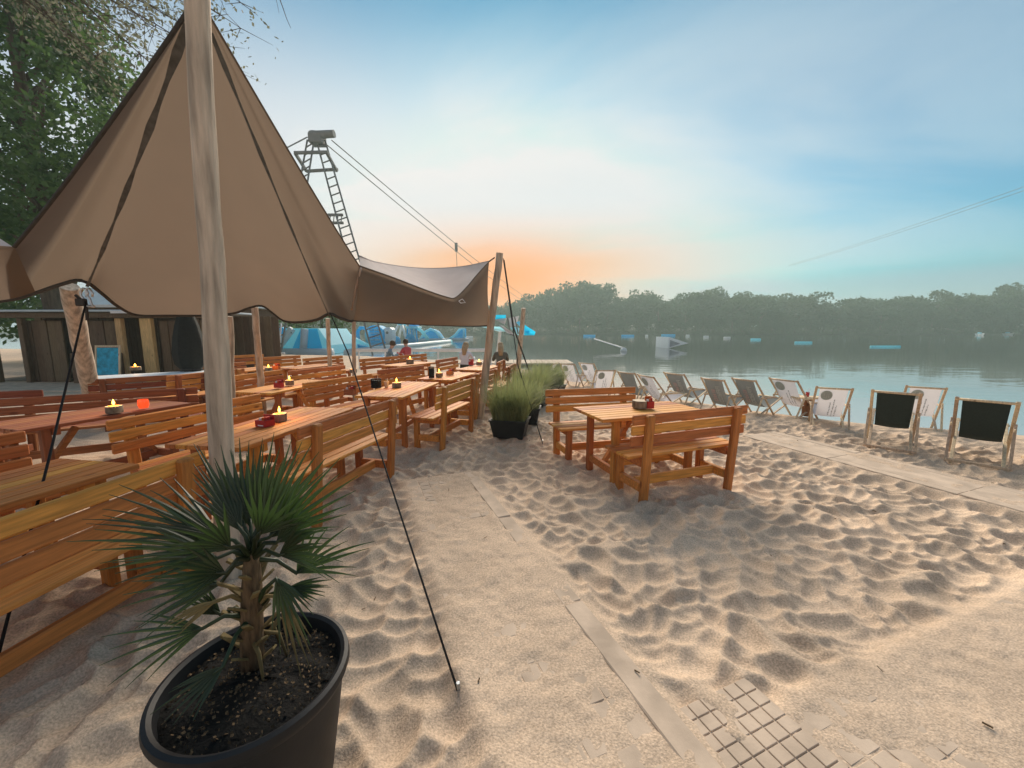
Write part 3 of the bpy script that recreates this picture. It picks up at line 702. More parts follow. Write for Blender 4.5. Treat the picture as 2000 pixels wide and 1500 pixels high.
# ------------------------------------------------------------------ stretch tent
def smooth_line(P, n):
    """Catmull-Rom through points"""
    P = [Vector(p) for p in P]; out = []
    Q = [P[0] * 2 - P[1]] + P + [P[-1] * 2 - P[-2]]
    for i in range(len(P) - 1):
        a, b, c, d = Q[i:i + 4]
        for k in range(n):
            t = k / n; out.append(.5 * ((2 * b) + (c - a) * t + (2 * a - 5 * b + 4 * c - d) * t * t + (3 * b - a - 3 * c + d) * t ** 3))
    out.append(P[-1]); return out
POLE_BASE = at(449, 1150, -.1); PEAK = atY(387, -8, 2.53); POLE_TOP = atY(383, -45, 2.50)
def wood_pole(name, p, q, r0, r1, label, seed=0, cat='pole', wob=.008):
    rs = random.Random(seed); p = Vector(p); q = Vector(q); pts = []; rr = []
    for i in range(13):
        t = i / 12; pts.append(p.lerp(q, t) + Vector((rs.uniform(-1, 1), rs.uniform(-1, 1), 0)) * wob * (0 < i < 12)); rr.append((r0 + (r1 - r0) * t) * rs.uniform(.97, 1.03))
    o = MB().tube(pts, rr, 14).build(name, 'pole_wood', smooth=50); return tag(o, label, cat) if label else o
def fan(name, P, B, m, parent, nr=16, sag=.018):
    """cloth from a peak P to the boundary line B; each spoke hangs a little"""
    V = []; F_ = []
    n = len(B); SM = []
    for i in range(n):                              # taut cloth: the scallops of the hem die out towards the peak
        w_ = [(math.exp(-((j - i) / 11) ** 2), B[j]) for j in range(max(0, i - 22), min(n, i + 23))]; tot = sum(a for a, _ in w_)
        q = Vector((0, 0, 0))
        for a, p in w_: q += p * (a / tot)
        k = min(1, min(i, n - 1 - i) / 10); SM.append(B[i].lerp(q, k))
    for i, b in enumerate(B):
        for k in range(nr + 1):
            t = (k / nr); p = P.lerp(SM[i].lerp(b, t ** 5), t); L_ = (b - P).length
            p = p + Vector((0, 0, -sag * L_ * 4 * t * (1 - t) * (.6 + .4 * t))); V.append(p)
    for i in range(n - 1):
        for k in range(nr): F_.append((i * (nr + 1) + k, (i + 1) * (nr + 1) + k, (i + 1) * (nr + 1) + k + 1, i * (nr + 1) + k + 1))
    o = MB().add(V, F_).build(name, m, parent, smooth=True); return o, V
def build_tent():
    root = thing('stretch_tent', 'big brown stretch tent peaked on the thick leaning pole', 'tent', (POLE_BASE.x, POLE_BASE.y, 0))
    inv = Matrix.Translation(-Vector((POLE_BASE.x, POLE_BASE.y, 0)))
    W = lambda p: inv @ Vector(p)
    P = W(PEAK)
    key = [(-330, 500, 3.3), (-150, 540, 3.8), (-40, 586, 4.2), (20, 586, 4.2), (70, 572, 4.0), (118, 556, 3.75), (160, 548, 3.6), (195, 570, 3.8), (230, 598, 4.05), (268, 615, 4.25), (330, 616, 4.4), (400, 616, 4.5), (455, 612, 4.6), (487, 601, 4.65), (512, 597, 4.65), (532, 610, 4.7), (556, 627, 4.7), (590, 629, 4.6), (620, 624, 4.4), (644, 613, 4.25), (664, 621, 4.5), (690, 626, 5.0), (697, 590, 4.7), (701, 555, 4.35), (702, 520, 4.0)]
    B = [W(atY(*k)) for k in key]
    B = smooth_line(B, 4)
    # the left hem rises straight from the corner to the peak, so the cloth left of it is a separate panel
    corner = W(atY(28, 482, 3.0)); i0 = 0
    main = [corner] + [W(atY(12, 520, 3.4)), W(atY(20, 560, 3.9))] + B[4 * 3:]
    o, V = fan('canvas', P, main, 'canvas', root)
    left = MB(); A0 = W(atY(28, 482, 3.0)); A1 = W(atY(-330, 455, 3.2))
    low = B[:4 * 3 + 5]
    left.sheet(lambda u, v: tuple((A1.lerp(A0, u)).lerp(low[min(int(u * (len(low) - 1)), len(low) - 1)], v)), 16, 6)
    left.build('side_panel', 'canvas', root, smooth=True)
    pale = MB(); q = [W(atY(28, 484, 3.02)), W(atY(0, 466, 3.3)), W(atY(-120, 455, 3.6)), W(atY(-120, 474, 3.3))]
    pale.add(q, [(0, 1, 2, 3)]).build('pale_flap', 'canvas_pale', root)
    # hems
    MB().tube([P.lerp(corner, t) + Vector((0, 0, -.018 * (corner - P).length * 4 * t * (1 - t) * (.6 + .4 * t))) for t in [i / 14 for i in range(15)]], .013, 6).build('hem', 'hem', root, smooth=True)
    MB().tube(B[8:-12], .016, 6).build('hem', 'hem', root, smooth=True)
    R_ = W(atY(702, 520, 4.0))
    MB().tube([P.lerp(R_, t) + Vector((0, 0, -.018 * (R_ - P).length * 4 * t * (1 - t) * (.6 + .4 * t))) for t in [i / 14 for i in range(15)]], .007, 6).build('hem', 'canvas', root, smooth=True)
    # seam straps sewn under the cloth towards the two tie points
    for (u, v, Y), wd in (((172, 556, 3.56), .026), ((645, 616, 4.2), .016)):
        q = W(atY(u, v, Y)); pts = []
        for i in range(15):
            t = .06 + .94 * i / 14; L_ = (q - P).length; pts.append(P.lerp(q, t) + Vector((0, -.012, -.018 * L_ * 4 * t * (1 - t) * (.6 + .4 * t) - .02)))
        sv = Vector((1, .3, .2)).normalized()
        mb = MB(); vs = []; fs = []
        for i, p in enumerate(pts):
            k = wd * (.55 + .25 * math.sin(i * 1.9)) * (1.25 - i / 20); s = (p - W((0, 0, CAM_H))).cross(q - P).normalized()
            vs += [p - s * k, p + s * k]
        for i in range(14): fs.append((2 * i, 2 * i + 1, 2 * i + 3, 2 * i + 2))
        mb.add(vs, fs).build('seam_strap', 'strap', root, smooth=True)
    for dx in (-.055, .045):
        MB().tube([P + Vector((dx, -.06, -.06)), P + Vector((dx * 1.1, -.08, .1)), P + Vector((dx * .7, -.05, .3))], .007, 6).build('steel_loop', 'steel', root, smooth=True)
    return root
TENT = build_tent()
wood_pole('tent_pole', POLE_BASE, POLE_TOP, .072, .061, 'thick weathered timber pole holding up the tent peak', 1)
# second sail stretched to the far leaning pole
P2B, P2T = at(937, 823, -.05), atY(976, 494, 7.0)
wood_pole('tent_pole', P2B, P2T, .075, .06, 'leaning timber pole at the tip of the brown sail', 2)
def build_sails():
    t = thing('shade_sail', 'brown sail spanning from the tent to the leaning pole', 'shade sail', (-1.6, 5.5, 0)); inv = Vector((-1.6, 5.5, 0))
    A = smooth_line([atY(701, 519, 4.0) - inv, atY(770, 543, 4.6) - inv, atY(830, 566, 5.2) - inv, atY(872, 580, 5.7) - inv, atY(890, 581, 5.9) - inv, atY(912, 560, 6.3) - inv, atY(934, 534, 6.7) - inv, atY(955, 511, 6.95) - inv], 4)
    Bm = smooth_line([atY(690, 626, 5.0) - inv, atY(760, 630, 5.6) - inv, atY(850, 635, 6.4) - inv, atY(925, 637, 7.0) - inv, atY(962, 636, 7.25) - inv], 7)
    n = 28
    def fn(u, v):
        a = A[min(int(round(u * n)), n)]; b = Bm[min(int(round(u * n)), n)]; p = a.lerp(b, v)
        if u > .86: k = (u - .86) / .14; p = p + Vector((-.05, -.02, 0)) * 4 * v * (1 - v) * k
        return tuple(p + Vector((0, 0, -.10)) * (4 * v * (1 - v)))
    MB().sheet(fn, n, 10).build('canvas', 'canvas', t, smooth=True)
    MB().tube(Bm, .014, 6).build('hem', 'hem', t, smooth=True); MB().tube(A, .008, 6).build('hem', 'canvas', t, smooth=True)
    C = atY(955, 511, 6.95) - inv; MB().tube([C, atY(966, 503, 7.0) - inv], .012, 6).build('tie_strap', 'hem', t)
    MB().tube([atY(896, 588, 5.85) - inv, atY(903, 584, 5.85) - inv, atY(909, 591, 5.85) - inv, atY(900, 592, 5.85) - inv, atY(896, 588, 5.85) - inv], .007, 6).build('loop', 'white_paint', t)
    # sky-lit top side of the same cloth, its brightness put into a paler colour
    t2 = thing('shade_sail', 'sky-lit top side of the brown sail rising behind its dip, coloured pale grey', 'shade sail', (-1.6, 6.5, 0)); inv2 = Vector((-1.6, 6.5, 0)); inv = inv2
    T_ = smooth_line([atY(702, 500, 4.4) - inv, atY(740, 513, 6.2) - inv, atY(800, 522, 8.0) - inv, atY(850, 524, 8.6) - inv, atY(905, 520, 8.2) - inv, atY(955, 510, 7.02) - inv], 6)
    L_ = smooth_line([atY(702, 521, 4.05) - inv, atY(770, 546, 4.66) - inv, atY(830, 570, 5.27) - inv, atY(888, 585, 5.98) - inv, atY(934, 538, 6.8) - inv, atY(955, 512, 7.02) - inv], 6)
    m = 30
    def f2(u, v):
        p = L_[int(round(u * m))].lerp(T_[int(round(u * m))], v); return tuple(p + Vector((0, 0, -.06)) * (4 * v * (1 - v)))
    MB().sheet(f2, m, 8).build('canvas', 'canvas_pale', t2, smooth=True); MB().tube(T_, .008, 6).build('hem', 'canvas_pale', t2, smooth=True)
build_sails()
# other posts under the tent
wood_pole('tent_post', at(455, 884, -.05), atY(447, 618, 5.2), .05, .045, 'dark post just right of the thick tent pole', 3)
wood_pole('tent_post', at(516, 830, -.05), atY(497, 600, 6.6), .055, .05, 'grey post in the gap under the tent edge', 4)
wood_pole('tent_post', at(693, 800, -.05), atY(690, 600, 8.2), .042, .04, 'slim dark post in front of the blue slide', 5)
wood_pole('tent_post', at(647, 780, -.05), atY(640, 622, 9.0), .05, .045, 'thin pale post before the big blue slide', 6)
wood_pole('tent_post', at(192, 835, -.05), atY(136, 560, 5.6), .115, .10, 'stout leaning timber post at the left', 7)
wood_pole('tent_post', at(1010, 742, -.05), atY(1023, 602, 12.6), .10, .07, 'thin pole between the blue awning and the grass', 8)
for i in range(2): pass
def rope(pts, r, label, m='rope_black', name='guy_rope', pegs=True, sag=0.0):
    pts = [Vector(p) for p in pts]; t = thing(name, label, 'rope', (pts[-1].x, pts[-1].y, 0)); o = Vector((pts[-1].x, pts[-1].y, 0))
    q = []
    for i in range(len(pts) - 1):
        for k in range(8):
            s = k / 8; q.append(pts[i].lerp(pts[i + 1], s) - o + Vector((0, 0, -sag * 4 * s * (1 - s))))
    q.append(pts[-1] - o); MB().tube(q, r, 6).build('rope', m, t, smooth=True)
    if pegs: MB().tube([pts[-1] - o + Vector((0, 0, .05)), pts[-1] - o + Vector((.01, .02, -.1))], .009, 6).build('peg', 'steel', t)
    return t
rope([atY(645, 612, 4.22), atY(680, 690, 3.6), at(895, 1352, 0)], .0058, 'black guy rope running down to the walkway edge')
rope([atY(168, 590, 3.55), atY(96, 895, 2.35), at(-14, 1320, 0)], .0075, 'black guy rope crossing the nearest bench at the left')
rope([atY(983, 505, 7.0), atY(1012, 715, 6.2), at(1060, 866, 0)], .008, 'black guy rope from the leaning pole to the sand by the planter')
rope([atY(984, 508, 7.0), atY(1003, 640, 6.9), at(1046, 760, 0)], .016, 'second strap hanging from the leaning pole', m='hem', pegs=False)
rope([atY(705, 524, 4.0), atY(696, 560, 4.3), atY(687, 605, 4.7)], .010, 'pale doubled strap at the corner between tent and sail', m='canvas_pale', pegs=False)
def carabiner():
    t = thing('steel_shackle', 'large steel hook at the left tie point of the tent', 'hook', atY(172, 590, 3.55)); 
    for dx, ph in ((-.022, 0), (.03, .5)):
        MB().tube([(dx + .035 * math.cos(a + ph) * (1.0 if math.sin(a) > 0 else .4), 0, .045 + .075 * math.sin(a)) for a in [i * .42 for i in range(13)]], .0085, 8).build('hook', 'steel', t, smooth=True)
    MB().tube([(-.045, 0, -.03), (.05, .0, -.04)], .010, 8).build('pin', 'steel', t, smooth=True)
    MB().cbox(-.10, -.02, -.02, .02, -.035, .03, .006).build('ratchet', 'hem', t)
    MB().tube([(-.11, .01, .06), (-.02, 0, -.02), (-.03, 0, -.16)], .013, 6).build('strap', 'hem', t)
carabiner()
# ------------------------------------------------------------------ deck chairs along the water
SL_W, CH_W = .45, .56
def sling(s):                                   # profile of the hanging cloth, s 0..1 from the top bar to the front bar (y forward, z up)
    P = [(.0, .80), (.11, .62), (.22, .45), (.34, .31), (.48, .245), (.62, .26), (.74, .33), (.84, .40)]
    x = s * (len(P) - 1); i = min(int(x), len(P) - 2); t = x - i
    a, b, c, d = P[max(i - 1, 0)], P[i], P[i + 1], P[min(i + 2, len(P) - 1)]
    f = lambda k: .5 * (2 * b[k] + (c[k] - a[k]) * t + (2 * a[k] - 5 * b[k] + 4 * c[k] - d[k]) * t * t + (3 * b[k] - a[k] - 3 * c[k] + d[k]) * t ** 3)
    return f(0), f(1)
def on_sling(x, s, off):                        # a point on the back (camera side) of the cloth
    y, z = sling(s); y2, z2 = sling(min(s + .01, 1)); n = Vector((0, (z2 - z), -(y2 - y))).normalized()
    p = Vector((x, y, z)) + n * off; return p
def chair_meshes():
    P = []; hw = CH_W / 2
    for s in (-1, 1): P.append(('back_rail', MB().beam((s * hw, -.02, .83), (s * hw, .72, -.02), .022, .042, .004, (1, 0, 0)).mesh('back_rail', 'chair_wood')))
    for s in (-1, 1): P.append(('seat_rail', MB().beam((s * (hw - .03), -.02, -.015), (s * (hw - .03), .88, .43), .020, .040, .004, (1, 0, 0)).mesh('seat_rail', 'chair_wood')))
    for s in (-1, 1): P.append(('prop', MB().beam((s * (hw + .022), .24, .53), (s * (hw + .022), -.02, .01), .018, .034, .004, (1, 0, 0)).mesh('prop', 'chair_wood')))
    P.append(('top_bar', MB().tube([(-hw - .02, 0, .805), (hw + .02, 0, .805)], .016, 8).mesh('top_bar', 'chair_wood', True)))
    P.append(('front_bar', MB().tube([(-hw, .85, .41), (hw, .85, .41)], .015, 8).mesh('front_bar', 'chair_wood', True)))
    P.append(('rear_bar', MB().cbox(-hw - .03, hw + .03, -.035, -.005, .005, .04, .004).mesh('rear_bar', 'chair_wood')))
    P.append(('arm_rest', MB().cbox(-hw - .032, -hw - .012, .16, .62, .44, .475, .004).mesh('arm_rest', 'chair_wood')))
    P.append(('arm_rest', MB().cbox(hw + .012, hw + .032, .16, .62, .44, .475, .004).mesh('arm_rest', 'chair_wood')))
    return P
CHM = chair_meshes()
def sling_mesh(m):
    mb = MB(); n = 22
    f = lambda u, v: (((u - .5) * SL_W) * (1 - .05 * math.sin(math.pi * v)), sling(v)[0], sling(v)[1] + .012 * math.cos(math.pi * (u - .5)) * -1 * math.sin(math.pi * v))
    mb.sheet(f, 10, n); return mb.mesh('sling', m, True)
SLM = {m: sling_mesh(m) for m in ('sling_white', 'sling_grey', 'sling_black')}
def patch(x0, x1, s0, s1, off=.004, nu=3, nv=6): # a small printed field lying on the cloth (mirrored offset: the camera side)
    mb = MB(); mb.sheet(lambda u, v: tuple(on_sling(x0 + (x1 - x0) * u, s0 + (s1 - s0) * v, off + .012)), nu, nv); return mb
def disc(cx, cs, rx, rs_, off, inner=0.0):
    mb = MB(); n = 20; rings = 4
    V = []; F_ = []
    for j in range(rings + 1):
        k = inner + (1 - inner) * j / rings
        for i in range(n): a = 2 * math.pi * i / n; V.append(tuple(on_sling(cx + rx * k * math.cos(a), cs + rs_ * k * math.sin(a), off)))
    for j in range(rings):
        for i in range(n): F_.append((j * n + i, j * n + (i + 1) % n, (j + 1) * n + (i + 1) % n, (j + 1) * n + i))
    return mb.add(V, F_)
def prints(kind):
    out = []
    if kind == 'logo':
        out.append(('round_logo', disc(-.10, .10, .095, .066, .016).mesh('round_logo', 'print_grey')))
        mb = MB()
        for i, x in enumerate((-.14, -.105, -.07)):
            mb2 = patch(x, x + .012, .07, .13, .007, 1, 4); mb.add(mb2.v, mb2.f)
        out.append(('logo_mark', mb.mesh('logo_mark', 'print_pale')))
        rs = random.Random(4); mb = MB()                     # three lines of running script read from the side
        for c, (x, a, b) in enumerate(((-.02, .20, .46), (.035, .15, .47), (.085, .24, .46))):
            s = a
            while s < b:
                l = rs.uniform(.012, .03); q = patch(x + rs.uniform(-.006, .006), x + rs.uniform(.010, .018), s, s + l, .005, 1, 2); mb.add(q.v, q.f); s += l + rs.uniform(.004, .012)
        out.append(('script_lines', mb.mesh('script_lines', 'print_dark')))
    elif kind == 'words':
        rs = random.Random(9)
        for nm, m, x0, w_, (a, b), k in (('word', 'print_pink', -.10, .085, (.16, .40), 3), ('word', 'print_pale', .02, .10, (.10, .46), 6)):
            mb = MB(); st = (b - a) / k
            for i in range(k):                               # block letters lying on their side
                s0 = a + i * st; s1 = s0 + st * .78; th = .018; tv = st * .17
                strokes = [(x0, x0 + w_, s0, s0 + tv)] + rs.sample([(x0, x0 + w_, s1 - tv, s1), (x0, x0 + th, s0, s1), (x0 + w_ - th, x0 + w_, s0, s1), (x0 + w_ / 2 - th / 2, x0 + w_ / 2 + th / 2, s0, s1)], 3)
                for q in strokes: p = patch(q[0], q[1], q[2], q[3], .004 + .0006 * strokes.index(q), 2, 2); mb.add(p.v, p.f)
            out.append((nm, mb.mesh(nm, m)))
    return out
PRN = {k: prints(k) for k in ('logo', 'words')}
def deck_chair(a, b, cloth, pr, label, z=.805):
    low = cloth != 'sling_black'                   # the pale ones stand lower, at the water
    z = .67 if low else .80
    A = at(*a, z); B = at(*b, z); m = (A + B) / 2; an = math.atan2(B.y - A.y, B.x - A.x)
    g = gz(m.x, m.y)
    t = thing('deck_chair', label, 'deck chair', (m.x, m.y, z - .805), an, 'deck chairs along the water')
    t.scale.x = min(max((B - A).length / .60, .85), 1.18)
    for n, me in CHM: link(n, me, t)
    s = link('sling', SLM[cloth], t)
    for n, me in PRN.get(pr, []): link(n, me, s)
    return t
CHAIRS = [((1079, 712), (1090, 709), 'sling_white', None, 'pale deck chair half hidden by the last clump of grass'),
 ((1099, 711), (1117, 712), 'sling_white', 'logo', 'white deck chair turned sideways, second from the grass'),
 ((1130, 709), (1161, 711), 'sling_white', 'logo', 'white deck chair standing highest in the far part of the row'),
 ((1166, 724), (1200, 724), 'sling_white', 'logo', 'white deck chair right behind the lone table bench, left of a grey one'),
 ((1209, 727), (1238, 730), 'sling_grey', None, 'plain grey deck chair between two white ones'),
 ((1245, 732), (1278, 738), 'sling_white', 'logo', 'white deck chair above the red menu box'),
 ((1296, 728), (1338, 733), 'sling_grey', 'words', 'grey deck chair with pink and pale lettering, right of the red menu box'),
 ((1370, 739), (1415, 744), 'sling_grey', 'words', 'grey deck chair behind the right end of the near lone bench'),
 ((1429, 739), (1478, 745), 'sling_grey', 'words', 'grey lettered deck chair next to a white one with round logo'),
 ((1502, 739), (1560, 746), 'sling_white', 'logo', 'white deck chair left of the red side table'),
 ((1597, 757), (1663, 761), 'sling_white', 'logo', 'white deck chair right of the red side table'),
 ((1707, 764), (1796, 771), 'sling_black', None, 'black deck chair standing apart, overlapping a white one'),
 ((1770, 755), (1849, 760), 'sling_white', 'logo', 'white deck chair behind two black ones'),
 ((1872, 779), (1986, 789), 'sling_black', None, 'nearest black deck chair fully in view at the right'),
 ((2006, 772), (2120, 800), 'sling_black', None, 'black deck chair cut off by the right edge')]
for c in CHAIRS: deck_chair(*c)
def side_table():
    p = at(1576, 812, -.04); t = thing('side_table', 'small red brown log side table between two white deck chairs', 'side table', p)
    MB().lathe([(.10, 0), (.095, .05), (.10, .2), (.095, .36), (0, .36)], 16).build('stump', 'red_wood_up', t, smooth=40)
    MB().cbox(-.30, .24, -.10, .10, .361, .385, .005).build('board', 'chair_wood', t)
    g = thing('drink_glass', 'small red drink with a straw on the side table', 'glass', p + Vector((-.03, 0, .386)))
    MB().lathe([(.025, 0), (.034, .09), (.031, .09), (.022, .006), (0, .006)], 14).build('glass_body', 'red_card', g, smooth=40)
    MB().tube([(0, 0, .01), (.025, 0, .17)], .004, 6).build('straw', 'white_paint', g)
side_table()

# ------------------------------------------------------------------ cable ski tower, its lines and the inflatables
def build_tower():
    top_ = atY(612, 282, 32.5); t = thing('cable_tower', 'tall lattice cable ski tower with motor head above the tent', 'tower', (top_.x, 32.5, 0)); o = Vector((top_.x, 32.5, 0))
    def ladder(p, q, w0, w1, side, nm):
        p = Vector(p) - o; q = Vector(q) - o; side = Vector(side).normalized(); mb = MB(); n = 26
        for s in (-1, 1): mb.beam(p + side * w0 / 2 * s, q + side * w1 / 2 * s, .10, .10, .01)
        mb.build(nm, 'tower_steel', t); mb = MB()
        for i in range(1, n):
            k = i / n; w_ = w0 + (w1 - w0) * k; c = p.lerp(q, k); c2 = p.lerp(q, k + .5 / n)
            mb.tube([c - side * w_ / 2, c2 + side * w_ / 2], .05, 6)
        mb.build('rungs', 'tower_steel', t)
    headr = atY(626, 272, 32.5); headl = atY(607, 272, 32.5)
    ladder(at(742, 694, -.2), headr, 1.0, .62, (1, .25, .0), 'mast_leg'); ladder(at(536, 697, -.2), headl, 1.0, .62, (1, -.25, .0), 'mast_leg')
    mb = MB(); c = atY(618, 317, 32.5) - o
    for s in (-1, 1): mb.beam(c + Vector((-1.25, .8 * s, -.35 * s)), c + Vector((1.3, .8 * s, -.3 * s + .1)), .2, .2, .02); mb.beam(c + Vector((1.2 * s, -.8, .35)), c + Vector((1.2 * s, .8, -.35)), .2, .2, .02)
    mb.build('platform', 'tower_steel', t)
    mb = MB(); c = atY(658, 425, 32.6) - o; mb.beam(c + Vector((-.7, 0, .2)), c + Vector((.5, 0, .2)), .15, .2, .02); mb.beam(c + Vector((-.7, 0, -.4)), c + Vector((.5, 0, -.4)), .15, .2, .02)
    for i in range(4): mb.beam(c + Vector((-.6 + .3 * i, 0, -.4)), c + Vector((-.5 + .3 * i, 0, .2)), .06, .06, .01)
    mb.build('bracket', 'tower_steel', t)
    c = atY(622, 264, 32.3) - o
    MB().tube([c + Vector((-.5, 0, .0)), c + Vector((1.25, -.1, .05))], [.30, .27], 14).build('motor', 'tower_steel', t, smooth=40)
    MB().cbox(c.x - .7, c.x + .3, -.5, .5, c.z - .6, c.z + .1, .05).build('gear_box', 'tower_steel', t)
    MB().lathe([(.0, -.07), (.5, -.07), (.54, 0), (.5, .07), (0, .07)], 20, (c.x - .35, .1, c.z + .2), 1, 1).build('pulley', 'tower_steel', t, smooth=40)
build_tower()
def cable(p, q, r, sag, label, n=24, cat='cable'):
    p = Vector(p); q = Vector(q); pts = [p.lerp(q, i / n) + Vector((0, 0, -sag * 4 * (i / n) * (1 - i / n))) for i in range(n + 1)]
    o = Vector((p.x, p.y, p.z)); return tag(MB().tube([a - o for a in pts], r, 5).build('steel_cable', 'tower_steel', loc=o), label, cat)
cable(atY(648, 274, 32.5), atY(1060, 600, 170), .045, 1.2, 'upper thin cable running right from the tower head')
cable(atY(640, 284, 32.4), atY(1050, 604, 170), .045, 1.2, 'lower thin cable running right from the tower head')
cable(atY(600, 268, 32.5), atY(300, 395, 60), .05, .5, 'short cable slanting left from the tower head behind the tent')
cable(atY(1540, 518, 165), atY(2120, 322, 62), .04, .6, 'upper faint cable across the right of the sky')
cable(atY(1540, 520, 164), atY(2120, 331, 61.5), .04, .6, 'lower faint cable across the right of the sky')
t = thing('cable_carrier', 'small carrier hanging from the cables over the sail', 'carrier', atY(891, 478, 72))
MB().cbox(-.25, .25, -.1, .1, -1.2, .35, .08).build('grip', 'tower_steel', t); MB().tube([(0, 0, -1.2), (.1, 0, -4.6)], .05, 6).build('tow_line', 'tower_steel', t)

def blob_tube(mb, pts, r, n=12): mb.tube(pts, r, n)
def build_aquapark():
    G = 'inflatables floating on the lake'
    def place(u, v): p = at(u, v, WATER_Z); return Vector((p.x, p.y, WATER_Z))
    # big slide block, closest
    p = place(612, 688); s = p.y / FPX                                     # metres per picture pixel at that distance
    t = thing('inflatable_slide', 'wide blue and white inflatable slide block nearest the tent', 'inflatable', p, 0, G)
    W = 118 * s; H = 46 * s
    prof = [(-.52, .02), (-.30, .62), (-.14, 1.0), (.36, 1.0), (.52, .35), (.56, .02)]
    v = []; f = []
    for y in (-2.6, 2.6): v += [(x * W, y, z * H) for x, z in prof]
    n = len(prof); f = [tuple(range(n)), tuple(range(2 * n - 1, n - 1, -1))] + [(i + n, i + 1 + n, i + 1, i) for i in range(n - 1)] + [(0, n, 2 * n - 1, n - 1)]
    MB().add(v, [q[::-1] for q in f]).build('block', 'pvc_pale', t)
    MB().add([(-.08 * W, -2.66, .05 * H), (.10 * W, -2.66, .98 * H), (.35 * W, -2.66, .98 * H), (.42 * W, -2.66, .05 * H)], [(0, 3, 2, 1)]).build('blue_field', 'pvc_cyan', t)
    for x0, x1 in ((-.52, -.14), (-.32, -.02), (.12, .17)):
        MB().tube([(x0 * W, -2.75, .05 * H), (x1 * W, -2.75, .98 * H)], .26, 10).build('air_tube', 'pvc_cyan' if x0 < -.5 else 'pvc_white', t, smooth=True)
    MB().tube([(-.55 * W, -2.9, .12), (.58 * W, -2.9, .12)], .34, 10).build('float', 'pvc_white', t, smooth=True)
    # low runway
    p = place(672, 684); t = thing('inflatable_wave', 'low pale inflatable wave beside the slim post', 'inflatable', p, 0, G); s = p.y / FPX
    MB().tube([(-26 * s, 0, .1), (-12 * s, 0, 20 * s), (4 * s, 0, 27 * s), (16 * s, 0, 16 * s), (48 * s, 0, 4 * s)], [.5, .55, .55, .55, .35], 12).build('wave', 'pvc_pale', t, smooth=True)
    MB().tube([(-26 * s, -.6, .1), (-10 * s, -.6, 14 * s), (4 * s, -.6, 19 * s), (22 * s, -.6, 8 * s), (50 * s, -.6, .1)], .3, 10).build('air_tube', 'pvc_cyan', t, smooth=True)
    # arch
    p = place(711, 672); s = p.y / FPX; t = thing('inflatable_arch', 'blue inflatable arch right of the slim post', 'inflatable', p, 0, G)
    MB().tube([(-11 * s, 0, 0), (-11 * s, 0, 24 * s), (-6 * s, 0, 31 * s), (3 * s, 0, 31 * s), (9 * s, 0, 24 * s), (9 * s, 0, 0)], 3.4 * s, 12).build('arch', 'pvc_cyan', t, smooth=True)
    MB().tube([(9 * s, -.5, 0), (9 * s, -.5, 26 * s)], 3.0 * s, 12).build('pillar', 'pvc_pale', t, smooth=True)
    # climbing dome
    p = place(738, 669); s = p.y / FPX; t = thing('inflatable_dome', 'round blue inflatable climbing wall with steps', 'inflatable', p, 0, G)
    MB().tube([(0, 1.5, 14 * s), (0, -1.2, 14 * s)], 19 * s, 24).build('wheel', 'pvc_cyan', t, smooth=40)
    for i in range(4):
        for k in range(2): MB().tube([((-11 + 11 * k) * s, -1.4, (6 + 6 * i) * s), ((-2 + 11 * k) * s, -1.4, (6 + 6 * i) * s)], 1.7 * s, 8).build('step', 'pvc_pale', t, smooth=True)
    # cube with hole
    p = place(762, 669); s = p.y / FPX; t = thing('inflatable_cube', 'white inflatable cube with a round hole', 'inflatable', p, 0, G)
    MB().cbox(-8 * s, 8 * s, -1.2, 1.2, 0, 29 * s, .3).build('cube', 'pvc_white', t); MB().tube([(0, -1.22, 19 * s), (0, -1.26, 19 * s)], 2.6 * s, 14).build('hole', 'tower_steel', t)
    # A-frame tower
    p = place(786, 667); s = p.y / FPX; t = thing('inflatable_tower', 'tall white A-shaped inflatable tower', 'inflatable', p, 0, G)
    for k in (-1, 1):
        for y in (-1.5, 1.5): MB().tube([(k * 16 * s, y * 1.5, 0), (k * 3 * s, y * .6, 33 * s)], 2.3 * s, 10).build('strut', 'pvc_white', t, smooth=True)
    MB().cbox(-6 * s, 6 * s, -1.2, 1.2, 31 * s, 36 * s, .2).build('deck', 'pvc_pale', t)
    MB().lathe([(0, 11 * s), (6 * s, 9 * s), (8.5 * s, 3 * s), (8 * s, 0)], 14, (-5 * s, -2, 0)).build('ball', 'pvc_cyan', t, smooth=True)
    # platform with slide
    p = place(809, 667); s = p.y / FPX; t = thing('inflatable_platform', 'blue inflatable platform on posts with slides', 'inflatable', p, 0, G)
    MB().cbox(-11 * s, 12 * s, -1.6, 1.6, 25 * s, 29 * s, .3).build('deck', 'pvc_pale', t); MB().cbox(-6 * s, 8 * s, -1.2, 1.2, 29.5 * s, 32 * s, .3).build('roof', 'pvc_cyan', t)
    for k in range(5): MB().tube([((-10 + 5 * k) * s, -1.3, 0), ((-8 + 4 * k) * s, -1.3, 25 * s)], 1.6 * s, 8).build('post', 'pvc_pale' if k % 2 else 'pvc_cyan', t, smooth=True)
    MB().lathe([(0, 15 * s), (6 * s, 13 * s), (10 * s, 6 * s), (11 * s, 0)], 14, (0, -2.4, 0)).build('cone', 'pvc_cyan', t, smooth=True)
    MB().tube([(10 * s, -1, 25 * s), (18 * s, -1, 20 * s), (30 * s, -1, 4 * s)], 3.2 * s, 10).build('slide', 'pvc_pale', t, smooth=True)
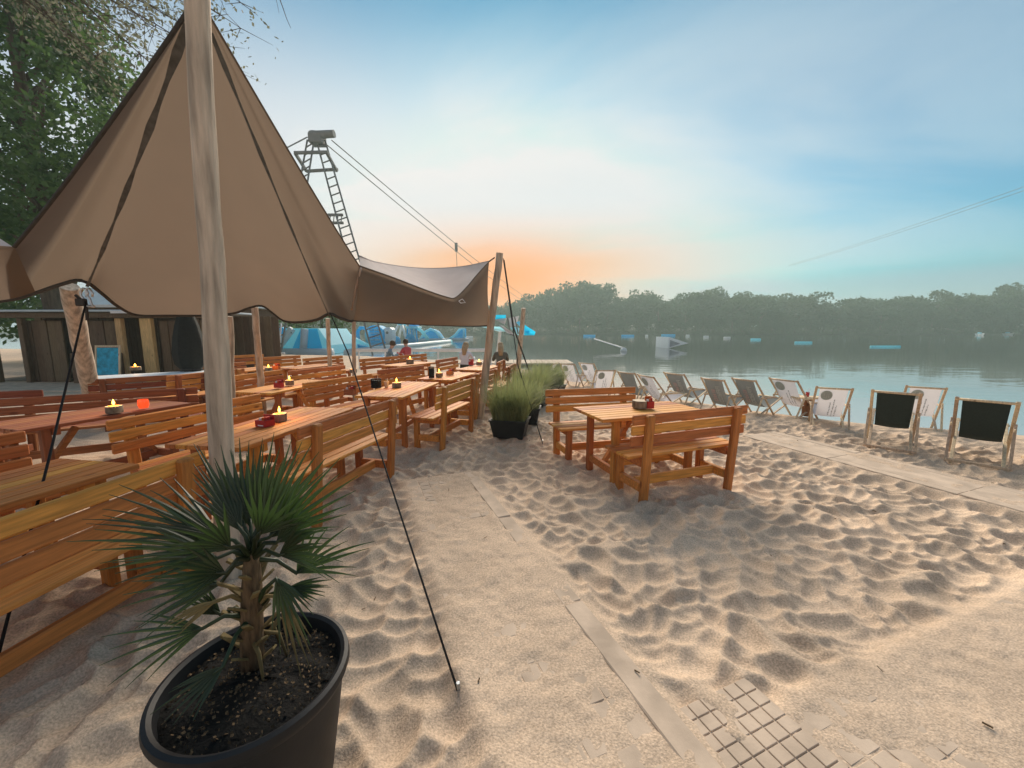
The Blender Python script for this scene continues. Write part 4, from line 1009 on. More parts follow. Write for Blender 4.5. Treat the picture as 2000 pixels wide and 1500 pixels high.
    # ramps to the right
    for u, v, w_, h_, lab, m in ((846, 665, 44, 22, 'blue peaked inflatable hill in the middle of the row', 'pvc_cyan'), (896, 664, 36, 22, 'blue inflatable ramp at the right end of the row', 'pvc_cyan')):
        p = place(u, v); s = p.y / FPX; t = thing('inflatable_ramp', lab, 'inflatable', p, 0, G)
        pr = [(-.5, 0), (-.25, .75), (0, 1), (.22, .8), (.5, 0)] if u < 870 else [(-.5, .0), (-.1, .45), (.12, .9), (.34, 1.0), (.36, .0)]
        v_ = [(x * w_ * s, y, z * h_ * s) for y in (-1.8, 1.8) for x, z in pr]; n = len(pr)
        MB().add(v_, [tuple(range(n)), tuple(range(2 * n - 1, n - 1, -1))] + [(i + n, i + 1 + n, i + 1, i) for i in range(n - 1)]).build('wedge', m, t)
        MB().tube([(x * w_ * s, -1.9, z * h_ * s) for x, z in pr], .22, 8).build('air_tube', 'pvc_pale', t, smooth=True)
        MB().tube([(-.62 * w_ * s, -1.9, .1), (.62 * w_ * s, -1.9, .1)], .32, 8).build('float', 'pvc_white', t, smooth=True)
    p = place(915, 661); t = thing('inflatable_float', 'flat white floating pad at the end of the inflatables', 'float', p); MB().tube([(-1.0, 0, .25), (1.0, 0, .25)], .28, 10).build('pad', 'pvc_white', t, smooth=True)
    # the long pale walk the parts float on
    a, b = place(690, 690), place(880, 668)
    t = thing('inflatable_walk', 'long pale floating walk in front of the inflatables', 'inflatable', a, 0, G)
    MB().tube([(0, 0, .1), tuple(b - a + Vector((0, 0, .1)))], .3, 10).build('air_tube', 'pvc_pale', t, smooth=True); MB().tube([(0, -1.2, .1), tuple(b - a + Vector((0, -1.2, .1)))], .3, 10).build('air_tube', 'pvc_white', t, smooth=True)
    # kicker ramp, ball, bars
    p = place(1312, 679); s = p.y / FPX; t = thing('kicker_ramp', 'white wedge shaped ski ramp floating alone', 'ramp', p)
    W = 18 * s; H = 21 * s
    MB().add([(-W, -1.6, 0), (W * 1.05, -1.6, H * .45), (-W, -1.6, H), (-W, 2.0, 0), (W * 1.05, 2, H * .45), (-W, 2.0, H)], [(0, 1, 2), (5, 4, 3), (0, 2, 5, 3), (2, 1, 4, 5), (0, 3, 4, 1)]).build('wedge', 'pvc_white', t)
    MB().add([(-W * .9, -1.62, H * .1), (W * .2, -1.62, H * .42), (-W * .9, -1.62, H * .75)], [(0, 1, 2)]).build('grey_field', 'galv', t)
    p = place(1218, 686); t = thing('slalom_buoy', 'pale round buoy with a long slanting rod', 'buoy', p); s = p.y / FPX
    MB().lathe([(0, -.2), (.24, -.1), (.3, .08), (.22, .26), (0, .34)], 12).build('ball', 'pvc_white', t, smooth=True); MB().tube([(-.1, 0, .3), (-30 * s, 6, 21 * s)], .06, 6).build('rod', 'white_paint', t)
    for u, v, L_, m, lab in ((1151, 657, 23, 'pvc_cyan', 'far cyan bar buoy left of the rod'), (1226, 657, 24, 'pvc_cyan', 'far cyan bar buoy above the round buoy'), (1305, 656, 26, 'pvc_cyan', 'far cyan bar buoy behind the ski ramp'), (1379, 659, 9, 'pvc_white', 'tiny white buoy, first of the row right of the ramp'), (1420, 661, 12, 'pvc_white', 'small white bar buoy, second of the row'), (1476, 664, 18, 'pvc_pale', 'pale bar buoy, third of the row'), (1569, 670, 32, 'pvc_pale', 'pale bar buoy, fourth and second nearest of the row'), (1729, 678, 57, 'pvc_pale', 'longest pale bar buoy, nearest on the lake'), (1343, 657, 6, 'pvc_white', 'white dot buoy right of the ski ramp'), (1263, 657, 4, 'pvc_white', 'white dot buoy left of the ski ramp')):
        p = place(u, v); s = p.y / FPX; t = thing('bar_buoy', lab, 'buoy', p, 0, 'buoys on the lake')
        MB().tube([(-L_ / 2 * s, 0, 1.2 * s), (L_ / 2 * s, 0, 1.2 * s)], 2.2 * s, 10).build('float', m, t, smooth=True)
    for u, v, w_, lab in ((1913, 655, 12, 'small white boat moored before the far jetty hut'), (1968, 654, 17, 'white boat pair near the right edge of the lake'), (2004, 653, 20, 'white boat cut by the right edge')):
        p = place(u, v); s = p.y / FPX; t = thing('small_boat', lab, 'boat', p, 0, 'boats at the far right shore'); w_ *= s
        pr = []
        MB().add([(-w_ / 2, -.6, .6), (w_ / 2, -.6, .7), (w_ * .62, 0, .8), (w_ / 2, .6, .7), (-w_ / 2, .6, .6), (-w_ * .42, -.35, -.1), (w_ * .42, -.35, -.1), (w_ * .42, .35, -.1), (-w_ * .42, .35, -.1)],
                 [(0, 5, 6, 1), (1, 6, 2), (2, 7, 3), (2, 6, 7), (3, 7, 8, 4), (4, 8, 5, 0), (5, 8, 7, 6)]).build('hull', 'pvc_white', t)
        MB().cbox(-w_ * .2, w_ * .1, -.4, .4, .45, 1.1, .05).build('cabin', 'pvc_pale', t)
    p = place(1934, 652); s = p.y / FPX; t = thing('lake_hut', 'grey open hut on the far right shore', 'hut', p)
    for x in (-18, -6, 6, 18): MB().tube([(x * s, 0, 0), (x * s, 0, 12 * s)], .8 * s, 6).build('post', 'galv', t)
    MB().add([(-20 * s, -2, 12 * s), (20 * s, -2, 12 * s), (14 * s, 0, 16 * s), (-12 * s, 0, 16 * s), (-20 * s, 2, 12 * s), (20 * s, 2, 12 * s)], [(0, 1, 2, 3), (5, 4, 3, 2), (4, 0, 3), (1, 5, 2)]).build('roof', 'galv', t)
build_aquapark()
def build_awning():
    t = thing('blue_awning', 'blue and white winged awning over the jetty', 'awning', at(985, 708, 0)); o = t.location
    def tri(pts, m, nm): MB().sheet(lambda u, v: tuple((Vector(pts[0]).lerp(Vector(pts[1]), u)).lerp(Vector(pts[3]).lerp(Vector(pts[2]), u), v) + Vector((0, .25 * math.sin(math.pi * u) * math.sin(math.pi * v), 0))), 6, 4).build(nm, m, t, smooth=True)
    q = lambda u, v, Y: atY(u, v, Y) - o
    tri([q(965, 615, 19), q(988, 615, 20), q(988, 622, 20.5), q(966, 624, 19.4)], 'pvc_cyan', 'blue_panel')
    tri([q(966, 624, 19), q(990, 621, 20), q(986, 634, 20), q(984, 633, 19.5)], 'canvas_pale', 'pale_panel')
    tri([q(993, 621, 19), q(1014, 617, 20), q(1008, 636, 20), q(997, 640, 19.5)], 'canvas_pale', 'pale_panel')
    tri([q(1008, 630, 19), q(1013, 627, 20), q(1036, 643, 20), q(1032, 654, 19.5)], 'pvc_cyan', 'blue_panel')
    tri([q(996, 640, 19), q(1008, 638, 20), q(1040, 654, 20), q(1012, 655, 19.5)], 'pvc_pale', 'pale_panel')
    tri([q(1024, 634, 19), q(1046, 648, 20), q(1044, 655, 20), q(1024, 655, 19.5)], 'pvc_cyan', 'blue_panel')
    tri([q(935, 637, 18), q(976, 638, 18.5), q(990, 648, 18.5), q(972, 647, 18)], 'pvc_pale', 'pale_panel')
    tri([q(974, 634, 18.2), q(984, 637, 18.5), q(1008, 655, 18.5), q(990, 650, 18.2)], 'canvas_pale', 'pale_panel')
    for a, b in (((985, 640), (1003, 656)), ((991, 620), (997, 655)), ((1005, 618), (1012, 652))): MB().tube([q(*a, 18.9), q(*b, 18.9)], .035, 6).build('frame_bar', 'tower_steel', t)
    MB().tube([q(977, 647, 18.2), at(969, 712, 0) - o], .07, 8).build('mast', 'white_paint', t)
build_awning()
def build_jetty():
    t = thing('jetty', 'low grey plank jetty behind the seated people', 'jetty', (-1.5, 19.5, 0)); o = t.location
    for i in range(34): MB().cbox(-5.6 + i * .30, -5.6 + i * .30 + .28, 0, 2.4, -.03, .03, .008).build('plank', 'pole_wood', t)
    for x in (-5.4, -2.8, -.2, 2.4, 4.4): MB().cbox(x, x + .14, .2, .34, -.8, -.03, .01).build('pile', 'pole_wood', t)
    r = thing('white_railing', 'white rail running behind the person in white', 'railing', (-3.2, 17.2, 0))
    MB().cbox(-3.6, 2.3, -.03, .03, .72, .86, .02).build('rail', 'white_paint', r)
    for k in range(6): MB().cbox(-3.5 + k * 1.15, -3.44 + k * 1.15, -.028, .028, -.1, .719, .008).build('baluster', 'white_paint', r)
    g = thing('white_gantry', 'white tube frame at the far left under the tent', 'frame', at(500, 700, 0)); o = g.location; Y = g.location.y
    q = lambda u, v, y=0: atY(u, v, Y + y) - o
    for a in (((449, 619), (502, 624)), ((460, 629), (532, 635)), ((504, 612), (534, 617)), ((505, 613), (508, 630)), ((461, 630), (462, 690)), ((456, 682), (488, 680)), ((528, 691), (556, 690)), ((549, 632), (544, 690))):
        MB().tube([q(*a[0]), q(*a[1])], .05, 8).build('tube', 'white_paint', g, smooth=True)
    w2 = thing('blue_board', 'small blue panel held by the dark figure', 'board', atY(503, 668, Y + .6)); MB().cbox(-.42, .42, -.03, .03, -.34, .34, .03).build('panel', 'pvc_cyan', w2); MB().beam((-.5, -.05, .0), (.1, -.05, .2), .05, .05, .005).build('bar', 'tower_steel', w2)
build_jetty()
# ------------------------------------------------------------------ wooden hut at the left
def build_hut():
    Y = 12.6; c = at(200, 748, 0); t = thing('wooden_hut', 'dark timber hut with open front and flat roof behind the tent', 'hut', (-13.2, Y, 0)); o = t.location
    X = lambda u: (u - 1000) / FPX * Y * 1.0 - o.x
    # back and board walls
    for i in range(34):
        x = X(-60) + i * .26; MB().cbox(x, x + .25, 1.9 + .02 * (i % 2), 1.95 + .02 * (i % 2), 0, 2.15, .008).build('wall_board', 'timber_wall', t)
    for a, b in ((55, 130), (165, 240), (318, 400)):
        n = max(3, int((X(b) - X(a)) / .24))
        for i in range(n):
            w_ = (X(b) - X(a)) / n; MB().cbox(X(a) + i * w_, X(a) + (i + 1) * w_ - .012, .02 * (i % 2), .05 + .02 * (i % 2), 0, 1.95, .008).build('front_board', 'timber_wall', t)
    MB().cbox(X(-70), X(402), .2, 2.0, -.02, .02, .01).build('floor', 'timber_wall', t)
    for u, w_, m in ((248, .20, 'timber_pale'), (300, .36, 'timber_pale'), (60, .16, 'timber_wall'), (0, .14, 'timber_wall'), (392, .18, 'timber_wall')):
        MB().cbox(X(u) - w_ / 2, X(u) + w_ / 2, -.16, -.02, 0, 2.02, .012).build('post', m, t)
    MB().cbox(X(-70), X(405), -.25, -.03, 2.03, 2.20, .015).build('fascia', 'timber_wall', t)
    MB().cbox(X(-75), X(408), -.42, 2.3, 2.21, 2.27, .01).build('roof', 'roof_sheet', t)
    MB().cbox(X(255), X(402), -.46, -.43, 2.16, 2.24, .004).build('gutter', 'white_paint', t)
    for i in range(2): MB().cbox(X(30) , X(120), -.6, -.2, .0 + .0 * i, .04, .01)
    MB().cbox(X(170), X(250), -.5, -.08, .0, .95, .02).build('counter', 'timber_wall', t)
    s = thing('framed_sign', 'blue poster in a pale frame leaning at the hut', 'sign', (atY(207, 720, Y - 1.1).x, Y - 1.1, .0))
    s.rotation_euler = (R(-8), 0, R(4))
    MB().cbox(-.30, .30, -.02, .0, .35, 1.15, .004).build('poster', 'blue_poster', s)
    for q in ((-.35, -.30, .28, 1.22), (.30, .35, .28, 1.22)): MB().cbox(q[0], q[1], -.035, .01, q[2], q[3], .006).build('frame', 'chair_wood', s)
    for z in (.28, 1.16): MB().cbox(-.299, .299, -.033, .008, z, z + .06, .006).build('frame', 'chair_wood', s)
    for x in (-.3, .3): MB().beam((x, .02, 0), (x, .0, .3), .04, .04, .005).build('leg', 'chair_wood', s)
    b = thing('metal_roof_house', 'pale blue metal roof rising behind the hut', 'building', (-15.6, 17.5, 0))
    MB().cbox(-3.5, 3.0, 0, 4, 0, 2.7, .02).build('wall', 'timber_wall', b)
    MB().add([(-4, -.3, 2.7), (3.5, -.3, 2.7), (3.5, 2, 4.0), (-4, 2, 4.0), (-4, 4.3, 2.7), (3.5, 4.3, 2.7)], [(0, 1, 2, 3), (3, 2, 5, 4), (0, 3, 4), (1, 5, 2)]).build('roof', 'roof_sheet', b)
    MB().cbox(-4.02, 3.52, -.36, -.30, 2.62, 2.74, .01).build('gutter', 'white_paint', b)
    # paved strip in front
    tag(MB().cbox(-22, -9.5, 10.6, 12.3, -.06, .02, .01).build('paved_strip', 'mat_tile'), 'pale paved strip before the hut', kind='structure')
build_hut()
def closed_parasol(p):
    t = thing('closed_parasol', 'closed black parasol standing behind the thick tent pole', 'parasol', p)
    n = 16; V = []; prof = [(.05, 2.12), (.13, 1.98), (.19, 1.75), (.24, 1.45), (.27, 1.15), (.25, .92), (.17, .80), (.22, .62), (.25, .50)]
    rs = random.Random(3)
    for r, z in prof:
        for i in range(n): a = 2 * math.pi * i / n; k = r * (1 + .13 * math.cos(8 * a) + rs.uniform(-.03, .03)); V.append((k * math.cos(a), k * math.sin(a), z))
    F_ = [(j * n + (i + 1) % n, j * n + i, (j + 1) * n + i, (j + 1) * n + (i + 1) % n) for j in range(len(prof) - 1) for i in range(n)]
    MB().add(V, F_).build('folded_canopy', 'cloth_dark', t, smooth=True)
    MB().tube([(0, 0, 0), (0, 0, 2.2)], .024, 10).build('pole', 'tower_steel', t, smooth=True)
    MB().lathe([(.30, 0), (.31, .03), (.28, .09), (.08, .12), (.06, .25), (0, .25)], 20).build('base', 'black_plastic', t, smooth=40)
    MB().lathe([(.19, .78), (.20, .80), (.19, .82)], 16).build('tie_band', 'hem', t)
closed_parasol(at(382, 790, 0))

# ------------------------------------------------------------------ people
def person(name_label, loc, rz, top_m, hair_m, pose, long_hair=False, legs_m='cloth_dark', lean=0.0, scale=1.0):
    t = thing('person', name_label, 'person', loc, rz, 'people at the far tables'); t.scale = (scale,) * 3
    S = .46 if pose == 'sit' else .92                       # hip height
    ln = lean
    J = {'pelvis': (0, 0, S + .02), 'waist': (0, .03 + ln * .3, S + .20), 'chest': (0, .05 + ln * .75, S + .40), 'neck': (0, .06 + ln, S + .53), 'headb': (0, .08 + ln * 1.15, S + .60), 'head': (0, .10 + ln * 1.3, S + .68), 'headt': (0, .09 + ln * 1.4, S + .77)}
    Rr = {'pelvis': (.15, .12), 'waist': (.13, .10), 'chest': (.16, .115), 'neck': (.055, .055), 'headb': (.062, .07), 'head': (.078, .095), 'headt': (.055, .065)}
    E = [('pelvis', 'waist'), ('waist', 'chest'), ('chest', 'neck'), ('neck', 'headb'), ('headb', 'head'), ('head', 'headt')]
    for s, n in ((-1, 'l'), (1, 'r')):
        J['sh' + n] = (s * .17, .05 + ln * .85, S + .46); Rr['sh' + n] = (.062, .062)
        J['el' + n] = (s * .24, .16 + ln * .8, S + .24) if pose == 'sit' else (s * .25, .08, S + .20); Rr['el' + n] = (.045, .045)
        J['wr' + n] = (s * .14, .36 + ln * .6, S + .31) if pose == 'sit' else (s * .22, .25, S + .12); Rr['wr' + n] = (.032, .03)
        J['ha' + n] = (s * .11, .44 + ln * .6, S + .31) if pose == 'sit' else (s * .20, .36, S + .16); Rr['ha' + n] = (.036, .022)
        J['hi' + n] = (s * .095, .03, S); Rr['hi' + n] = (.095, .095)
        J['kn' + n] = (s * .12, .44, S + .04) if pose == 'sit' else (s * .11, .02, .50); Rr['kn' + n] = (.062, .062)
        J['an' + n] = (s * .12, .42, .08) if pose == 'sit' else (s * .12, -.02, .09); Rr['an' + n] = (.042, .042)
        J['to' + n] = (s * .13, .58, .035) if pose == 'sit' else (s * .14, .15, .035); Rr['to' + n] = (.045, .03)
        E += [('chest', 'sh' + n), ('sh' + n, 'el' + n), ('el' + n, 'wr' + n), ('wr' + n, 'ha' + n), ('pelvis', 'hi' + n), ('hi' + n, 'kn' + n), ('kn' + n, 'an' + n), ('an' + n, 'to' + n)]
    K = list(J); me = bpy.data.meshes.new('body'); me.from_pydata([J[k] for k in K], [(K.index(a), K.index(b)) for a, b in E], [])
    o = link('body', me, t); md = o.modifiers.new('Skin', 'SKIN'); md.use_smooth_shade = True
    for i, k in enumerate(K):
        sv = me.skin_vertices[0].data[i]; sv.radius = Rr[k]; sv.use_root = (k == 'pelvis')
    o.modifiers.new('Subsurf', 'SUBSURF').levels = 1
    o.modifiers['Subsurf'].render_levels = 2
    # clothes and skin: one body surface coloured by height in the body's own space
    m = bpy.data.materials.new('body_' + top_m); m.use_nodes = True; N = m.node_tree.nodes; L = m.node_tree.links; b = N['Principled BSDF']; b.inputs['Roughness'].default_value = .8
    tc = N.new('ShaderNodeTexCoord'); sp = N.new('ShaderNodeSeparateXYZ'); L.new(tc.outputs['Object'], sp.inputs[0])
    def col(mn): return MATS[mn].node_tree.nodes['Hue/Saturation/Value'].inputs['Color'].default_value[:]
    cr = N.new('ShaderNodeValToRGB'); cr.color_ramp.interpolation = 'CONSTANT'; e = cr.color_ramp.elements
    e[0].position = 0; e[0].color = col(legs_m); e[1].position = (S + .10) / 2; e[1].color = col(top_m); q = e.new((S + .525) / 2); q.color = col('skin')
    mm = N.new('ShaderNodeMath'); mm.operation = 'MULTIPLY'; mm.inputs[1].default_value = .5; L.new(sp.outputs[2], mm.inputs[0]); L.new(mm.outputs[0], cr.inputs[0]); L.new(cr.outputs[0], b.inputs['Base Color'])
    me.materials.append(m)
    h = J['head']; c = Vector(h) + Vector((0, -.012, .025)); mb = MB()
    mb.lathe([(0, .125), (.05, .115), (.085, .08), (.098, .02), (.094, -.04), (.06, -.075 if not long_hair else -.05)] , 16, c, .92, 1.08)
    if long_hair: mb.tube([c + Vector((0, -.05, .02)), c + Vector((0, -.085, -.12)), c + Vector((0, -.09 - ln * .3, -.30))], [.085, .092, .06], 12)
    mb.build('hair', hair_m, t, smooth=True)
    for s in (-1, 1): MB().lathe([(0, -.010), (.012, -.004), (.012, .004), (0, .010)], 8, (s * .032, h[1] + .088, h[2] + .002)).build('eye', 'cloth_dark', t, smooth=True)
    MB().tube([(0, h[1] + .085, h[2] + .01), (0, h[1] + .112, h[2] - .03), (0, h[1] + .09, h[2] - .04)], [.008, .014, .010], 6).build('nose', 'skin', t, smooth=True)
    return t
def seat_person(u, vtop, Y, rz, *a, **k):
    p = atY(u, vtop, Y); return person(a[0], (p.x, p.y, 0), rz, *a[1:], **k)
def chair_for(u, Y, rz, label): pass
person('person in a blue top bowed over the table', (atY(752, 680, 14.2).x, 14.2, .0), R(-70), 'cloth_blue', 'hair_brown', 'sit', lean=.14)
person('person in a red shirt with brown hair, seated', (atY(796, 680, 14.6).x, 14.6, .05), R(60), 'cloth_red', 'hair_brown', 'sit')
person('blond person in a white top seen from behind', (atY(907, 680, 12.6).x, 12.6, .0), R(-25), 'cloth_white', 'hair_blond', 'sit', long_hair=True)
person('person with long fair hair and dark top, seen from behind right of the pole', (atY(978, 680, 12.3).x, 12.3, .0), R(5), 'cloth_olive', 'hair_blond', 'sit', long_hair=True)
person('dark dressed person standing behind the benches at the far left', (atY(483, 660, 19.6).x, 19.6, 0), R(-60), 'cloth_dark', 'hair_brown', 'stand')
for (u, Y, rz, lab) in ((752, 14.2, -70, 'bench the person in blue sits on'), (796, 14.6, 60, 'bench the person in red sits on'), (907, 12.6, -25, 'bench the blond person sits on'), (978, 12.3, 5, 'bench the long haired person sits on')):
    p = atY(u, 680, Y); a = R(rz); f = Vector((-math.sin(a), math.cos(a), 0))
    t = thing('stool_bench', lab, 'bench', (p.x, p.y, 0), a, 'backless benches under the people')
    for i in range(3): MB().cbox(-.5, .5, -.16 + i * .105, -.16 + i * .105 + .098, .39, .42, .005).build('seat_slat', 'larch', t)
    for s in (-1, 1): MB().cbox(s * .4 - .03, s * .4 + .03, -.14, .14, -.05, .389, .006).build('leg', 'larch_up', t)

# ------------------------------------------------------------------ trees at the upper left
def limb(mb, p, q, r0, r1, rs, n=7, wob=.12):
    pts = []; p = Vector(p); q = Vector(q); L_ = (q - p).length
    for i in range(n): t = i / (n - 1); pts.append(p.lerp(q, t) + Vector((rs.uniform(-1, 1), rs.uniform(-1, 1), rs.uniform(-.5, 1))) * wob * L_ * .25 * math.sin(math.pi * t))
    mb.tube(pts, [r0 + (r1 - r0) * i / (n - 1) for i in range(n)], 7); return pts
def big_tree():
    rs = random.Random(12); nr = np.random.RandomState(12); base = Vector((-15.5, 13.5, 0))
    t = thing('broadleaf_tree', 'big dark green tree filling the upper left corner', 'tree', base)
    mb = MB(); limb(mb, (0, 0, -.2), (.6, -.3, 5), .38, .26, rs); limb(mb, (.6, -.3, 5), (1.0, -.8, 11), .26, .08, rs)
    cl = []
    for k in range(75):
        a = rs.uniform(0, 6.28); rr = math.sqrt(rs.random()) * 4.6; z = rs.uniform(3.8, 12.0)
        k2 = 1.0 - abs(z - 7.2) / 7.5; cl.append(Vector((.9 + math.cos(a) * rr * k2, -.6 + math.sin(a) * rr * k2 * .9, z)))
    for c in cl[:26]: limb(mb, (.7, -.5, max(3.2, c.z - 2.2)), c, .08, .015, rs, 5)
    mb.build('trunk', 'bark', t, smooth=True)
    P = []
    for c in cl:
        r = rs.uniform(.55, 1.05); n = int(520 * r); d = nr.normal(size=(n, 3)) * np.array([r * .55, r * .55, r * .38]); P.append(np.array(c) + d)
    P = np.concatenate(P); V, F_ = leaf_quads(P, .17, nr, aspect=.62)
    link('crown', np_mesh('crown', V, F_, 'leaf_near'), t)
big_tree()
def spray_tree():
    """nearer tree whose fine branches reach into the top of the view"""
    rs = random.Random(31); nr = np.random.RandomState(31); base = Vector((-10.2, 6.4, 0))
    t = thing('overhanging_tree', 'tree outside the view whose thin leafy branches hang into the top left', 'tree', base)
    tips = [(190, 110), (235, 150), (250, 60), (300, 30), (330, 80), (350, 40), (430, 30), (470, 55), (440, 90), (425, 120), (400, 20), (200, 20), (280, 110), (470, 5), (315, 140), (225, 185)]
    mb = MB(); limb(mb, (0, 0, -.2), (.3, .2, 7.5), .26, .12, rs); P = []
    start = Vector((-.0, .2, 7.2))
    for i, (u, v) in enumerate(tips):
        Y = rs.uniform(7.0, 9.0); q = atY(u, v, Y) - base
        s0 = start + Vector((rs.uniform(-.2, .8), rs.uniform(-.3, .8), rs.uniform(.0, 1.2)))
        m_ = s0.lerp(q, .55) + Vector((0, 0, .55)); pts = limb(mb, s0, m_, .035, .018, rs, 5, .1) + limb(mb, m_, q, .018, .004, rs, 6, .12)
        for k, p in enumerate(pts[3:]):
            for _ in range(4):
                e = p + Vector((rs.gauss(0, .28), rs.gauss(0, .28), rs.gauss(-.05, .2))); mb.tube([p, e], [.006, .002], 4)
                n = 7; P.append(np.array(p.lerp(e, .7)) + nr.normal(size=(n, 3)) * .13)
    # bare twig further right
    s0 = atY(535, -30, 7.5) - base; limb(mb, start, s0, .03, .012, rs, 6, .05); limb(mb, s0, atY(568, 55, 7.5) - base, .010, .003, rs, 5, .2); limb(mb, s0, atY(545, 25, 7.4) - base, .006, .002, rs, 4, .2)
    mb.build('branches', 'bark', t, smooth=True)
    P = np.concatenate(P); V, F_ = leaf_quads(P, .075, nr, aspect=.6); link('leaves', np_mesh('leaves', V, F_, 'leaf_twig'), t)
spray_tree()
def back_tree(x, y, h, w_, lab, seed):
    nr = np.random.RandomState(seed); t = thing('broadleaf_tree', lab, 'tree', (x, y, 0), 0, 'trees behind the hut')
    nb = 46; c = nr.normal(size=(nb, 3)); c /= np.linalg.norm(c, axis=1, keepdims=True); c *= nr.uniform(.3, 1, (nb, 1)) ** .5; c = c * np.array([w_, w_, h * .42]) + np.array([0, 0, h * .56])
    P = np.concatenate([q + nr.normal(size=(190, 3)) * .5 for q in c]); P = P[P[:, 2] > .8]; V, F_ = leaf_quads(P, .28, nr, aspect=.65)
    link('crown', np_mesh('crown', V, F_, 'leaf_near'), t); MB().tube([(0, 0, -.2), (.1, 0, h * .5), (0, .1, h * .85)], [.22, .15, .04], 8).build('trunk', 'bark', t, smooth=True)
for a in ((-24, 22, 9, 4.5, 'bushy tree behind the hut at the far left', 41), (-19.5, 27, 8, 4.2, 'tree behind the pale metal roof', 42), (-32, 40, 10, 6, 'tree on the left bank beyond the hut', 44), (-22, 46, 9, 6, 'round tree on the left bank behind the white frame', 45)): back_tree(*a)

# ------------------------------------------------------------------ potted palm
def build_palm():
    C = Vector((-.874, 1.202, .0)); t = thing('potted_palm', 'fan palm in a large round black pot in the foreground', 'potted palm', C)
    MB().lathe([(0.2036, 0), (0.2127, 0.01), (0.2625, 0.36), (0.2715, 0.44), (0.2878, 0.455), (0.295, 0.475), (0.2914, 0.495), (0.2787, 0.5), (0.2661, 0.492), (0.2588, 0.46), (0.2534, 0.43)], 56).build('pot', 'black_plastic', t, smooth=35)
    # soil with crumbs
    mb = MB(); mb.sheet(lambda u, v: (lambda r, a: (r * math.cos(a), r * math.sin(a), .448 + .018 * math.sin(7 * a + r * 30) * r * 3 + .025 * (1 - r / .258) + random.uniform(-.004, .004)))(.258 * v, 2 * math.pi * u), 60, 14); mb.build('soil', 'soil', t, smooth=True)
    nr = np.random.RandomState(8); n = 700; a = nr.rand(n) * 6.283; r = .25 * np.sqrt(nr.rand(n)); P = np.stack([r * np.cos(a), r * np.sin(a), .462 + .02 * (1 - r / .28)], 1)
    V, F_ = leaf_quads(P, .011, nr, aspect=.9); o = link('bark_mulch', np_mesh('bark_mulch', V, F_, 'palm_fibre'), t); o['kind'] = 'stuff'
    crown = atY(492, 1075, 1.235) - C; foot = at(492, 1300, .46) - C
    # trunk wrapped in fibre with cut leaf bases
    mb = MB(); pts = [foot + Vector((0, 0, -.03)), foot.lerp(crown, .3), foot.lerp(crown, .65), crown]; mb.tube(pts, [.040, .036, .033, .022], 16); trunk = mb.build('trunk', 'palm_fibre', t, smooth=True)
    rs = random.Random(5)
    mb = MB()
    for k in range(26):
        h = .05 + .85 * k / 26; a = k * 2.4; p = foot.lerp(crown, h); d = Vector((math.cos(a), math.sin(a), .9)).normalized()
        mb.beam(p + Vector((math.cos(a), math.sin(a), 0)) * .027, p + Vector((math.cos(a), math.sin(a), 0)) * .027 + d * rs.uniform(.05, .10), .022, .008, .002)
    mb.build('leaf_bases', 'palm_dry', trunk)
    def frond(tip, base, span, nseg, wd, dry=False, droop=.10, pet=None, split=0.28):
        """fan leaf: petiole from the crown to the hub, folded segments radiating from the hub towards the tip"""
        hub = Vector(base); tip = Vector(tip); ax = tip - hub; L_ = ax.length; ax.normalize()
        view = (hub + C - Vector((0, 0, CAM_H))).normalized(); side = ax.cross(view).normalized(); nrm = side.cross(ax).normalized()
        tiltv = rs.uniform(-.35, .35); side = (side * math.cos(tiltv) + nrm * math.sin(tiltv)).normalized(); nrm = side.cross(ax).normalized()
        mb = MB()
        for i in range(nseg):
            f = (i + .5) / nseg * 2 - 1; an = f * span; d = (ax * math.cos(an) + side * math.sin(an)).normalized(); l = L_ * 1.12 * (1 - .30 * abs(f) ** 1.6) * rs.uniform(.78, 1.12)
            s2 = (-ax * math.sin(an) + side * math.cos(an)).normalized(); n = 7; V = []; F_ = []
            dr = droop * rs.uniform(.6, 1.5); tw = rs.uniform(-.25, .25)
            for k in range(n + 1):
                q = k / n; w_ = wd * (.35 + 1.6 * q if q < .4 else .99 - (q - .4) * 1.60) ; w_ = max(w_, .0012) if k < n else .0008
                c = hub + d * (l * q) + Vector((0, 0, -dr * l * q * q)) ; fold = nrm * w_ * .75 * (1 - .4 * q)
                sv = (s2 * math.cos(tw * q) + nrm * math.sin(tw * q))
                V += [c - sv * w_ + fold, c, c + sv * w_ + fold]
            for k in range(n):
                for j in range(2): F_.append((k * 3 + j, k * 3 + j + 1, (k + 1) * 3 + j + 1, (k + 1) * 3 + j))
            mb.add(V, F_)
        o = mb.build('frond', 'palm_dry' if dry else 'palm_leaf', t, smooth=30)
        pe = MB(); p0 = Vector(pet) if pet is not None else crown + Vector((0, 0, -.03)); m_ = p0.lerp(hub, .55) + Vector((0, 0, .025))
        pe.tube([p0, m_, hub, hub + ax * .03], [.010, .007, .006, .003], 7); pe.build('petiole', 'palm_dry' if dry else 'palm_leaf', o, smooth=True)
    W = lambda u, v, Y: atY(u, v, Y) - C
    up = [((395, 892), (470, 1035), 1.30, .42, 1.24), ((432, 872), (478, 1030), 1.36, .36, 1.27), ((480, 868), (490, 1030), 1.38, .34, 1.28), ((545, 872), (503, 1030), 1.36, .36, 1.27), ((598, 882), (515, 1035), 1.34, .40, 1.26), ((655, 928), (525, 1050), 1.22, .40, 1.22), ((560, 950), (505, 1045), 1.06, .5, 1.17)]
    for (tu, tv), (bu, bv), Yt, sp, Yb in up: frond(W(tu, tv, Yt), W(bu, bv, Yb), sp * 1.15, 9, .0088, droop=.03)
